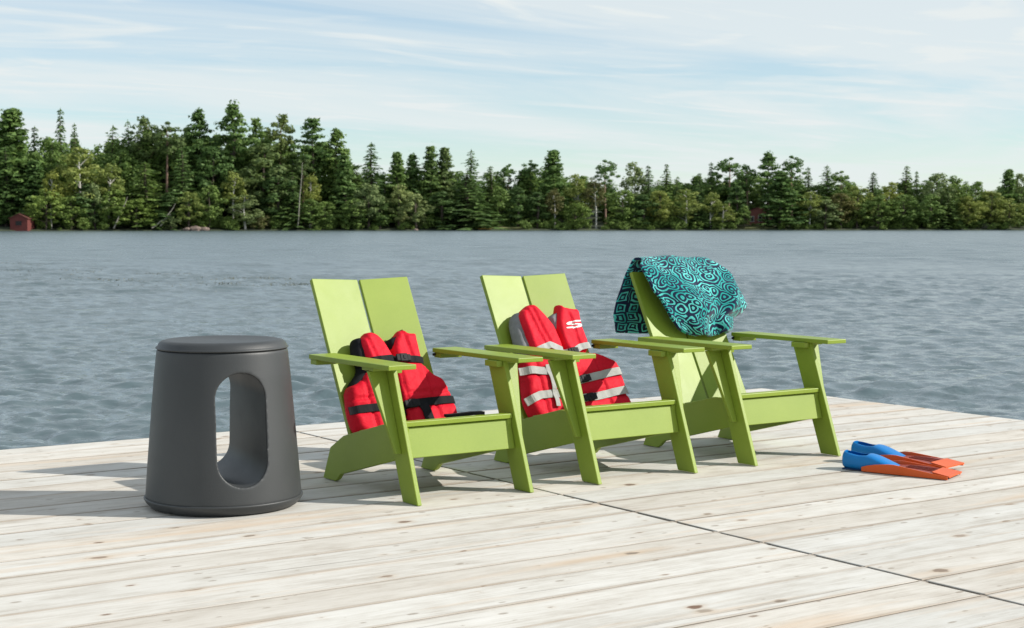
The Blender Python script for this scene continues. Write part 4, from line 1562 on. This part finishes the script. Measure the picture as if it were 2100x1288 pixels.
def crown_mesh(kname, vi, leafmat_):
    """same crown shape with another leaf colour"""
    base = PM[kname][vi % len(PM[kname])]
    if leafmat_ is None:
        return base
    key = (kname, vi % len(PM[kname]), leafmat_)
    if key not in ALT:
        c = base[0].copy()
        c.materials.clear()
        c.materials.append(M[leafmat_])
        ALT[key] = (c, base[1], base[2], base[3])
    return ALT[key]


NAME = {'spruce': 'spruce_tree', 'fir': 'fir_tree', 'white_pine': 'pine_tree', 'bushy_pine': 'pine_tree', 'red_pine': 'pine_tree', 'birch': 'birch_tree', 'broadleaf': 'broadleaf_tree', 'pale_tree': 'broadleaf_tree', 'cedar': 'cedar_tree', 'shrub': 'shrub'}


def plant_tree(kname, px, ytop, wpx, back, label, vi=0, leaf=None, group='trees along the far shore'):
    D = shore(px) + back
    x, y = at(px, D)
    zb = gz(back) - 0.2
    H = CAMH + (462 - ytop) / 3210 * D - zb
    Wm = wpx / 3210 * D * {'spruce': 1.45, 'fir': 1.4, 'white_pine': 1.15, 'bushy_pine': 1.25, 'red_pine': 1.1}.get(kname, 1.15)
    cm, tm, h0, w0 = crown_mesh(kname, vi, leaf)
    root = empty(NAME[kname], (x, y, zb), rnd.uniform(0, 6.28))
    sx = Wm / w0
    root.scale = (sx, sx, H / h0)
    mesh_obj('crown', cm, root)
    mesh_obj('trunk', tm, root)
    tag(root, label, 'shrub' if kname == 'shrub' else 'tree', group)
    return root


# kind, column, top row, width in the photo, metres behind the waterline, label, variant, leaf colour
T = [
    ('bushy_pine', 30, 225, 118, 16, 'big dark pine rising straight behind the red boathouse', 0, None),
    ('spruce', 76, 258, 42, 26, 'short dark spire between the boathouse pine and the lone tall spire', 1, None),
    ('spruce', 129, 221, 40, 22, 'tall narrow dark spire standing alone above the yellow birch', 1, None),
    ('spruce', 157, 252, 38, 24, 'narrow spire just below and beside the lone tall spire', 0, None),
    ('birch', 168, 292, 88, 7, 'large yellow birch with white trunk under the lone tall spire', 0, None),
    ('birch', 224, 328, 62, 6, 'olive yellow birch with thin white trunk beside the large yellow birch', 1, None),
    ('fir', 236, 256, 66, 24, 'dark fir top above the olive birch', 1, None),
    ('fir', 266, 245, 50, 22, 'slim fir next to the round-topped red pines', 0, None),
    ('red_pine', 304, 231, 66, 18, 'round-topped pine above the leaning bleached log', 0, None),
    ('red_pine', 346, 239, 74, 14, 'pine with a bare pinkish trunk showing through the forest', 1, None),
    ('white_pine', 411, 226, 78, 17, 'pointed pine with feathery branches, next before the tallest pine', 1, None),
    ('white_pine', 481, 209, 84, 15, 'tallest pine of the skyline with tiered spreading branches', 0, None),
    ('white_pine', 528, 243, 48, 24, 'small open pine top between the tallest pine and the round red pine', 2, None),
    ('red_pine', 577, 226, 66, 16, 'tall round-crowned pine on a long trunk above the first chair', 0, None),
    ('white_pine', 643, 243, 74, 14, 'open tiered pine with sky between its branches above the first chair back', 2, None),
    ('white_pine', 692, 266, 76, 15, 'last tall pine before the skyline drops', 1, None),
    ('bushy_pine', 708, 318, 70, 9, 'dark full pine where the high skyline ends', 1, None),
    ('broadleaf', 545, 290, 120, 12, 'broad dull green crown below the tallest pines', 0, 'redpine'),
    ('broadleaf', 440, 292, 90, 12, 'green crown under the pointed feathery pine', 1, 'pine'),
    ('birch', 479, 346, 52, 4, 'tall yellow green birch leaning over the shore below the tallest pine', 1, None),
    ('birch', 503, 394, 58, 2, 'pale yellow birch overhanging the water beside pink shrubs', 2, 'pale'),
    ('birch', 636, 350, 38, 5, 'thin yellow birch column above the first chair back', 1, None),
    ('broadleaf', 640, 405, 50, 2, 'bright green low tree at the foot of the thin yellow birch', 1, None),
    ('fir', 300, 330, 92, 7, 'layered light green fir in front of the round-topped pine', 0, 'green'),
    ('bushy_pine', 74, 330, 84, 9, 'green pine leaning over the roof of the red boathouse', 1, None),
    ('fir', 16, 300, 70, 12, 'dense fir at the left edge behind the boathouse roof', 2, None),
    ('birch', 107, 342, 42, 4, 'small yellow birch between the boathouse and the large birch', 1, None),
    ('pale_tree', 148, 398, 62, 2, 'light leafy tree at the waterline under the large yellow birch', 0, 'green'),
    ('cedar', 180, 372, 52, 4, 'dark cedar below the white birch trunk', 0, None),
    ('pale_tree', 196, 362, 48, 3, 'light green sapling between the two yellow birches', 1, None),
    ('broadleaf', 96, 385, 62, 2, 'yellow green low tree right beside the red boathouse', 2, None),
    ('broadleaf', 282, 405, 68, 2, 'round low green tree beside the leaning log', 2, None),
    ('pale_tree', 388, 388, 56, 2, 'small olive tree above the shore rocks', 0, 'birch'),
    ('broadleaf', 430, 375, 60, 3, 'mid green tree over the driftwood tangle', 1, None),
    ('cedar', 352, 392, 60, 4, 'dark cedar behind the driftwood tangle', 1, None),
    ('fir', 375, 300, 70, 10, 'green fir between the bare-trunk pine and the pointed pine', 1, None),
    ('cedar', 570, 330, 60, 6, 'dark narrow cedar under the round-crowned pine', 0, None),
    ('spruce', 600, 350, 60, 5, 'dark spruce beside the tall bleached trunk', 2, None),
    ('red_pine', 622, 312, 44, 8, 'thin pine with bare pinkish trunk above the first chair', 1, None),
    ('spruce', 763, 291, 62, 12, 'spruce alone after the skyline drops, above the gap past the first chair', 1, None),
    ('pale_tree', 756, 370, 64, 3, 'pale tree at the foot of the spruce after the skyline drop', 0, None),
    ('broadleaf', 728, 405, 58, 2, 'bright green rounded tree at the water below the last tall pine', 0, None),
    ('bushy_pine', 815, 313, 58, 12, 'upright pine beside its twin, over the pale willow-like tree', 0, None),
    ('bushy_pine', 847, 317, 56, 14, 'second upright pine touching the broad twin-topped pine', 1, None),
    ('pale_tree', 818, 365, 60, 4, 'tall pale feathery tree in front of the upright pines', 1, None),
    ('pale_tree', 853, 392, 60, 2, 'pale rounded tree just before the broad dark pine', 0, None),
    ('bushy_pine', 884, 300, 62, 12, 'left half of the broad twin-topped dark pine', 1, 'spruce'),
    ('bushy_pine', 912, 304, 58, 13, 'right half of the broad twin-topped dark pine', 0, 'redpine'),
    ('fir', 967, 306, 62, 13, 'pointed fir over the yellow boat', 0, None),
    ('spruce', 960, 352, 96, 4, 'dark wide spruce hanging over the shore by the yellow boat', 2, None),
    ('spruce', 1006, 340, 46, 15, 'small spruce before the round-topped pair of pines', 0, None),
    ('red_pine', 1043, 330, 44, 17, 'first of two small round-topped pines, darker and fuller', 2, 'pine'),
    ('red_pine', 1086, 322, 42, 17, 'second small round-topped pine on a bare thin trunk', 1, 'pine'),
    ('broadleaf', 1025, 378, 58, 7, 'olive tree behind the small lawn by the yellow boat', 1, None),
    ('cedar', 1062, 378, 46, 6, 'dark cedar above the second chair back', 0, None),
    ('bushy_pine', 1135, 309, 72, 13, 'full pointed pine directly above the second chair back', 0, None),
    ('birch', 1138, 383, 42, 4, 'rusty orange birch in front of the full pointed pine', 1, 'rust'),
    ('cedar', 1102, 392, 44, 5, 'dark cedar beside the rusty orange birch', 1, None),
    ('birch', 1184, 351, 50, 7, 'olive gold birch between the full pine and the white trunk', 0, 'birch'),
    ('birch', 1222, 362, 48, 4, 'birch with a bright white trunk reaching the water', 1, 'rust'),
    ('red_pine', 1240, 321, 54, 14, 'dark twin-topped pine behind the white birch trunk', 2, 'pine'),
    ('birch', 1300, 325, 54, 16, 'thin pale crown poking above its neighbours over the towel', 0, 'pale'),
    ('spruce', 1328, 338, 42, 14, 'grey green spire above the towel', 1, None),
    ('spruce', 1366, 335, 34, 16, 'slim spire above the towel, next after the grey green one', 0, None),
    ('fir', 1388, 360, 36, 15, 'short fir filling the dip after the slim spire', 1, None),
    ('broadleaf', 1275, 385, 66, 5, 'mixed green tree at the shore above the towel', 1, None),
    ('cedar', 1318, 395, 50, 4, 'dark cedar at the water above the towel', 0, None),
    ('broadleaf', 1352, 388, 58, 4, 'olive tree at the water above the towel', 0, 'birch'),
    ('birch', 1406, 382, 54, 3, 'yellow birch at the water just past the towel', 2, None),
    ('spruce', 1433, 354, 36, 14, 'small spire beside the narrowest spire', 0, None),
    ('spruce', 1457, 332, 30, 16, 'narrowest needle-like spire of the middle shore', 1, None),
    ('red_pine', 1495, 316, 60, 14, 'tall pine with stacked round tufts above the pink cabin', 2, 'pine'),
    ('red_pine', 1530, 333, 50, 16, 'lower tufted pine leaning beside the stacked one', 0, 'pine'),
    ('white_pine', 1574, 311, 58, 14, 'ragged pine with sky holes above the pink cabin', 0, None),
    ('red_pine', 1621, 312, 54, 14, 'ball-topped pine last of the ragged group', 2, 'pine'),
    ('bushy_pine', 1600, 352, 90, 5, 'massive dark pine skirt beside the pink cabin', 1, None),
    ('birch', 1456, 390, 42, 3, 'thin yellow birch at the water before the lawn', 1, None),
    ('birch', 1482, 414, 54, 2, 'rounded yellow birch at the water beside the lawn', 2, None),
    ('cedar', 1510, 380, 46, 6, 'dark cedar screening the pink cabin', 1, None),
    ('broadleaf', 1526, 420, 32, 3, 'small yellow green tree on the lawn by the pink cabin', 1, None),
    ('spruce', 1655, 342, 32, 15, 'thin spire after the ball-topped pine', 1, None),
    ('fir', 1694, 338, 58, 14, 'dark pointed fir above the third chair arm', 0, None),
    ('red_pine', 1723, 345, 48, 14, 'dark blunt pine beside the pointed fir', 2, 'pine'),
    ('birch', 1660, 388, 48, 3, 'yellow green birch right after the massive dark skirt', 0, None),
    ('pale_tree', 1692, 405, 58, 2, 'pale grey green tree at the water above the third chair arm', 0, None),
    ('broadleaf', 1724, 392, 56, 3, 'reddish olive tree above the third chair leg', 1, 'rust'),
    ('broadleaf', 1757, 378, 60, 5, 'brown green tree above the swim fins', 0, 'birch'),
    ('spruce', 1789, 352, 44, 16, 'twin-tipped small spruce above the swim fins', 2, None),
    ('broadleaf', 1800, 398, 62, 3, 'green rounded tree at the water above the swim fins', 2, None),
    ('birch', 1822, 368, 46, 8, 'olive yellow crown before the pointed spruce', 0, None),
    ('spruce', 1857, 339, 44, 14, 'pointed spruce standing out above the swim fins', 0, None),
    ('spruce', 1877, 350, 24, 16, 'thin bare-looking spire touching the pointed spruce', 1, None),
    ('broadleaf', 1850, 395, 66, 3, 'dark green tree under the pointed spruce', 1, None),
    ('broadleaf', 1920, 351, 66, 10, 'airy round crown above the fin tips', 0, 'pale'),
    ('broadleaf', 1958, 357, 58, 10, 'fuller round crown next after the airy one', 2, None),
    ('broadleaf', 1905, 396, 64, 3, 'mid green tree at the water under the airy round crown', 0, None),
    ('spruce', 1942, 392, 50, 4, 'dark spruce at the water under the round crowns', 2, None),
    ('broadleaf', 2000, 367, 56, 9, 'low domed crown before the last spruce', 1, None),
    ('broadleaf', 1985, 400, 60, 3, 'yellow green tree at the water near the right edge', 2, 'birch'),
    ('broadleaf', 2030, 388, 60, 4, 'brownish olive tree beside the last spruce', 0, 'birch'),
    ('bushy_pine', 2066, 348, 52, 13, 'last dark pointed tree near the right edge', 0, None),
    ('broadleaf', 2092, 350, 44, 14, 'pale crown cut by the right edge', 1, 'pale'),
    ('broadleaf', 2068, 405, 64, 3, 'light green tree at the water at the right edge', 2, 'birch'),
    ('cedar', 780, 402, 46, 3, 'dark cedar between the two pale trees', 1, None),
    ('cedar', 905, 388, 60, 4, 'dark cedar below the broad twin-topped pine', 0, None),
    ('broadleaf', 1180, 412, 56, 3, 'green low tree below the olive gold birch', 2, None),
    ('spruce', 1430, 398, 44, 5, 'dark spruce in the gap before the lawn', 2, None),
    ('broadleaf', 665, 410, 56, 3, 'green low tree below the open tiered pine', 1, None),
    ('broadleaf', 236, 385, 58, 3, 'green leafy tree below the olive yellow birch', 0, None),
    ('spruce', 330, 395, 54, 5, 'dark spruce behind the leaning log', 2, None),
]
for (kn, px, yt, wp, bk, lb, vi, lf_) in T:
    plant_tree(kn, px, yt, wp, bk, lb, vi, lf_)

# ---- the wood behind reads as one mass
sky_px = [-300, 0, 60, 129, 200, 260, 350, 420, 480, 560, 640, 710, 740, 800, 890, 960, 1040, 1130, 1200, 1290, 1380, 1460, 1560, 1640, 1720, 1770, 1860, 1950, 2090, 2500]
sky_y = [250, 245, 262, 275, 285, 268, 262, 255, 250, 255, 268, 300, 335, 335, 318, 335, 350, 335, 352, 352, 365, 352, 345, 342, 358, 376, 362, 366, 370, 365]
Vt, Ft, Vw, Fw, ot, ow = [], [], [], [], 0, 0
for i in range(290):
    px = rnd.uniform(-260, 2360)
    bk = rnd.uniform(16, 46)
    yt = np.interp(px, sky_px, sky_y) + rnd.uniform(2, 46)
    kn = rnd.choice(['fir', 'fir', 'broadleaf', 'broadleaf', 'bushy_pine', 'broadleaf', 'red_pine'])
    var = rnd.choice(PROTO[kn][0])
    h0, w0 = PROTO[kn][3], PROTO[kn][4]
    D = shore(px) + bk
    x, y = at(px, D)
    zb = gz(bk) - 0.2
    H = CAMH + (462 - yt) / 3210 * D - zb
    Wm = rnd.uniform(62, 100) / 3210 * D
    a = rnd.uniform(0, 6.28)
    c, s = math.cos(a), math.sin(a)
    Rm_ = np.array(((c, -s, 0), (s, c, 0), (0, 0, 1)))
    sc_ = np.array((Wm / w0, Wm / w0, H / h0))
    cr_ = var[0]
    Vt.append((cr_ * sc_) @ Rm_.T + np.array((x, y, zb)))
    tv, tf = var[1], var[2]
    Vw.append((tv * sc_) @ Rm_.T + np.array((x, y, zb)))
    Fw.append(tf + ow)
    ow += len(tv)
Vt = np.vstack(Vt)
mass = mesh_obj('forest', np_mesh('forest', Vt, tri_faces(Vt), [M['pine']]))
tag(mass, 'dense mixed wood filling in behind the shore trees', 'forest', kind='stuff')
mt = mesh_obj('trunks', np_mesh('forest_trunks', np.vstack(Vw), np.vstack(Fw), [M['bark']], True), mass)
mt['kind'] = 'stuff'

# ---- undergrowth along the waterline
Vt = []
for i in range(330):
    px = rnd.uniform(-120, 2220)
    bk = rnd.uniform(0.4, 9)
    if px < 84 or 222 < px < 278 or 300 < px < 372 or 1500 < px < 1585 and bk < 6 or 1000 < px < 1075 and bk < 4:
        continue
    D = shore(px) + bk
    x, y = at(px, D)
    zb = gz(bk) - 0.25
    var = rnd.choice(PROTO['shrub'][0])
    H = rnd.uniform(1.4, 4.4) * (0.6 + 0.4 * min(1, bk / 4))
    sc_ = np.array((1, 1, 1)) * (H / 4.0) * np.array((rnd.uniform(0.9, 1.6), rnd.uniform(0.9, 1.6), 1))
    a = rnd.uniform(0, 6.28)
    c, s = math.cos(a), math.sin(a)
    Vt.append((var[0] * sc_) @ np.array(((c, -s, 0), (s, c, 0), (0, 0, 1))).T + np.array((x, y, zb)))
Vt = np.vstack(Vt)
ug = mesh_obj('undergrowth', np_mesh('undergrowth', Vt, tri_faces(Vt), [M['green']]))
tag(ug, 'low leafy undergrowth along the far waterline', 'undergrowth', kind='stuff')
plant_tree('shrub', 532, 437, 36, 2.5, 'reddish pink shrub beside the pale overhanging birch', 0, 'rust', None)
plant_tree('shrub', 350, 444, 44, 1.2, 'grey green shrub at the water by the driftwood', 1, 'pale', None)

# lawn by the cabin and by the boat
for (pa, pb, d1) in ((1508, 1588, 9), (1002, 1072, 7)):
    V, F = [], []
    n = 10
    for i in range(n + 1):
        p_ = pa + (pb - pa) * i / n
        for d, dz_ in ((0.9, 0.0), (3.5, 0.0), (d1, 0.0)):
            x, y = at(p_, shore(p_) + d + 0.6 * math.sin(i * 1.3))
            V.append((x, y, gz(d) + 0.35))
    for i in range(n):
        for j in range(2):
            F.append((i * 3 + j, (i + 1) * 3 + j, (i + 1) * 3 + j + 1, i * 3 + j + 1))
    o = mesh_obj('lawn', np_mesh('lawn', V, F, [M['lawn']]))
    tag(o, kind='structure')


# ------------------------------------------------------------------ buildings on the far shore


def house(name, px, back, w, d, h, roofh, z, wall_mat, roof_mat, wins, label, cat, rz=None):
    x, y = at(px, shore(px) + back)
    root = empty(name, (x, y, z), -YAW if rz is None else rz)
    bm = bmesh.new()
    pf = [(-w / 2, 0), (w / 2, 0), (w / 2, h), (0, h + roofh), (-w / 2, h)]
    add_prism(bm, pf, lambda a, b_, t: (a, t, b_), 0.0, d)
    bm_obj('wall', bm, wall_mat, root)
    for s in (-1, 1):
        e = 0.35
        sl_ = roofh / (w / 2)
        pr_ = [(0, h + roofh + 0.02), (s * (w / 2 + e), h - e * sl_ + 0.02), (s * (w / 2 + e), h - e * sl_ + 0.16), (0, h + roofh + 0.17)]
        prism('roof', pr_, lambda a, b_, t: (a, t, b_), -0.3, d + 0.3, roof_mat, root)
    for (wx, wz, ww, wh, fm) in wins:
        fo = 0.12
        bm = bmesh.new()
        for (x0, x1, z0_, z1_) in ((wx - ww / 2 - fo, wx + ww / 2 + fo, wz + wh / 2, wz + wh / 2 + fo), (wx - ww / 2 - fo, wx + ww / 2 + fo, wz - wh / 2 - fo, wz - wh / 2), (wx - ww / 2 - fo, wx - ww / 2, wz - wh / 2, wz + wh / 2), (wx + ww / 2, wx + ww / 2 + fo, wz - wh / 2, wz + wh / 2)):
            add_box(bm, x0, x1, -0.06, -0.003, z0_, z1_)
        wf = bm_obj('window', bm, fm, root)
        box('pane', wx - ww / 2, wx + ww / 2, -0.03, -0.005, wz - wh / 2, wz + wh / 2, M['darkglass'], wf)
    tag(root, label, cat)
    return root


house('boathouse', 40, -0.4, 4.5, 6.5, 3.35, 1.1, WZ - 0.05, M['redpaint'], M['roof'], [(0.0, 2.1, 1.6, 1.1, M['redpaint'])], 'small faded red boathouse with a dark window at the waterline', 'boathouse')
house('cabin', 1556, 15, 7.5, 6.0, 4.2, 1.6, 0.9, M['pinkpaint'], M['roof'], [(-2.2, 2.1, 1.0, 1.5, M['whitepaint']), (0.3, 2.1, 1.0, 1.5, M['whitepaint']), (2.4, 2.1, 1.0, 1.5, M['whitepaint'])], 'pinkish cabin with white-framed windows half hidden by pines', 'cabin')
# yellow canoe pulled up at the waterline
x, y = at(994, shore(994) + 0.2)
boat = empty('canoe', (x, y, WZ + 0.22), -YAW)
V, F = [], []
ns, nr = 15, 9
for i in range(ns):
    t = -1 + 2 * i / (ns - 1)
    wd = 0.48 * (1 - abs(t) ** 2.4) + 0.01
    for j in range(nr):
        a = math.pi * j / (nr - 1)
        V.append((t * 2.4, -math.cos(a) * wd, 0.52 + 0.22 * t ** 4 - math.sin(a) ** 0.6 * 0.45 * (1 - 0.5 * t ** 6)))
for i in range(ns - 1):
    for j in range(nr - 1):
        F.append((i * nr + j, (i + 1) * nr + j, (i + 1) * nr + j + 1, i * nr + j + 1))
hull = mesh_obj('hull', np_mesh('hull', V, F, [M['yellow']], True), boat)
md = hull.modifiers.new('t', 'SOLIDIFY')
md.thickness = 0.03
for t in (-1.0, 0.9):
    box('thwart', t - 0.08, t + 0.08, -0.40, 0.40, 0.50, 0.53, M['bark'], boat)
tag(boat, 'small yellow boat at the waterline under the pointed fir', 'boat')


# driftwood, leaning logs, dead trunk
def log(name, pA, pB, r, label, mat=None):
    (pxa, ya, ba), (pxb, yb, bb) = pA, pB
    Da, Db = shore(pxa) + ba, shore(pxb) + bb
    A = Vector((*at(pxa, Da), CAMH + (462 - ya) / 3210 * Da))
    B = Vector((*at(pxb, Db), CAMH + (462 - yb) / 3210 * Db))
    n = 7
    pts = [tuple((B - A) * (i / (n - 1)) + Vector((0.08 * math.sin(i * 1.7), 0, 0.08 * math.cos(i * 2.1)))) for i in range(n)]
    v, f = tube_arrays(pts, [r * (1 - 0.65 * i / (n - 1)) for i in range(n)], 7)
    o = mesh_obj(name, np_mesh(name, v, f, [mat or M['deadwood']], True))
    o.location = A
    tag(o, label, 'log')
    return o


log('fallen_log', (234, 469, 0.2), (264, 404, -0.6), 0.22, 'bleached log leaning up from the water between low green trees')
log('fallen_log', (330, 464, 0.3), (362, 418, -0.5), 0.20, 'crooked grey log rising from the driftwood tangle')
log('fallen_log', (312, 468, 0.2), (352, 440, -0.3), 0.26, 'short grey log lying low in the driftwood tangle')
log('fallen_log', (611, 468, 0.5), (622, 335, 0.2), 0.19, 'tall bleached dead trunk standing at the shore above the first chair')
# shore rocks
for (px, y_, sz, lb) in ((384, 466, 1.1, 'pinkish boulder, first of the shore rocks from the boathouse side'), (402, 464, 1.6, 'largest pinkish boulder in the middle of the shore rocks'), (420, 466, 1.3, 'low pinkish boulder, last of the shore rocks before the birch'), (853, 470, 0.7, 'small pale rock at the waterline below the pale rounded tree')):
    D = shore(px) + 0.3
    bm = bmesh.new()
    bmesh.ops.create_icosphere(bm, subdivisions=3, radius=sz)
    for v in bm.verts:
        q = v.co * 0.9
        v.co *= 1 + 0.28 * mnoise.noise(q + Vector((px, 0, 0))) + 0.10 * mnoise.noise(q * 3)
        v.co.z *= 0.62
    o = bm_obj('boulder', bm, M['rock'], None)
    o.location = (*at(px, D), WZ + 0.25 * sz)
    tag(o, lb, 'boulder', 'shore rocks')

# ------------------------------------------------------------------ band of water weeds on the lake
C, Nn, S = [], [], []
for i in range(5200):
    t = rnd.random() ** 0.9
    px = -60 + 690 * t + rnd.gauss(0, 14)
    row = 549 + 34 * t + rnd.gauss(0, 9.0) * (1.2 - 0.6 * t)
    if mnoise.noise(Vector((px * 0.016, row * 0.09, 0.5))) < rnd.uniform(-0.25, 0.35):
        continue
    D = 3210 * (CAMH - WZ) / (row - 462)
    x, y = at(px, D)
    C.append((x, y, WZ + rnd.uniform(0.004, 0.022)))
    Nn.append((rnd.gauss(0, 0.35), rnd.gauss(0, 0.35), 0.8))
    S.append(rnd.uniform(0.012, 0.034))
V = leaves(np.array(C), np.array(Nn), np.array(S), rng)
wd = mesh_obj('water_weeds', np_mesh('water_weeds', V, tri_faces(V), [M['weed']]))
tag(wd, 'ragged band of dark water weeds breaking the lake surface', 'water weeds', kind='stuff')

print('tris', sum(len(o.data.polygons) for o in scene.objects if o.type == 'MESH'))
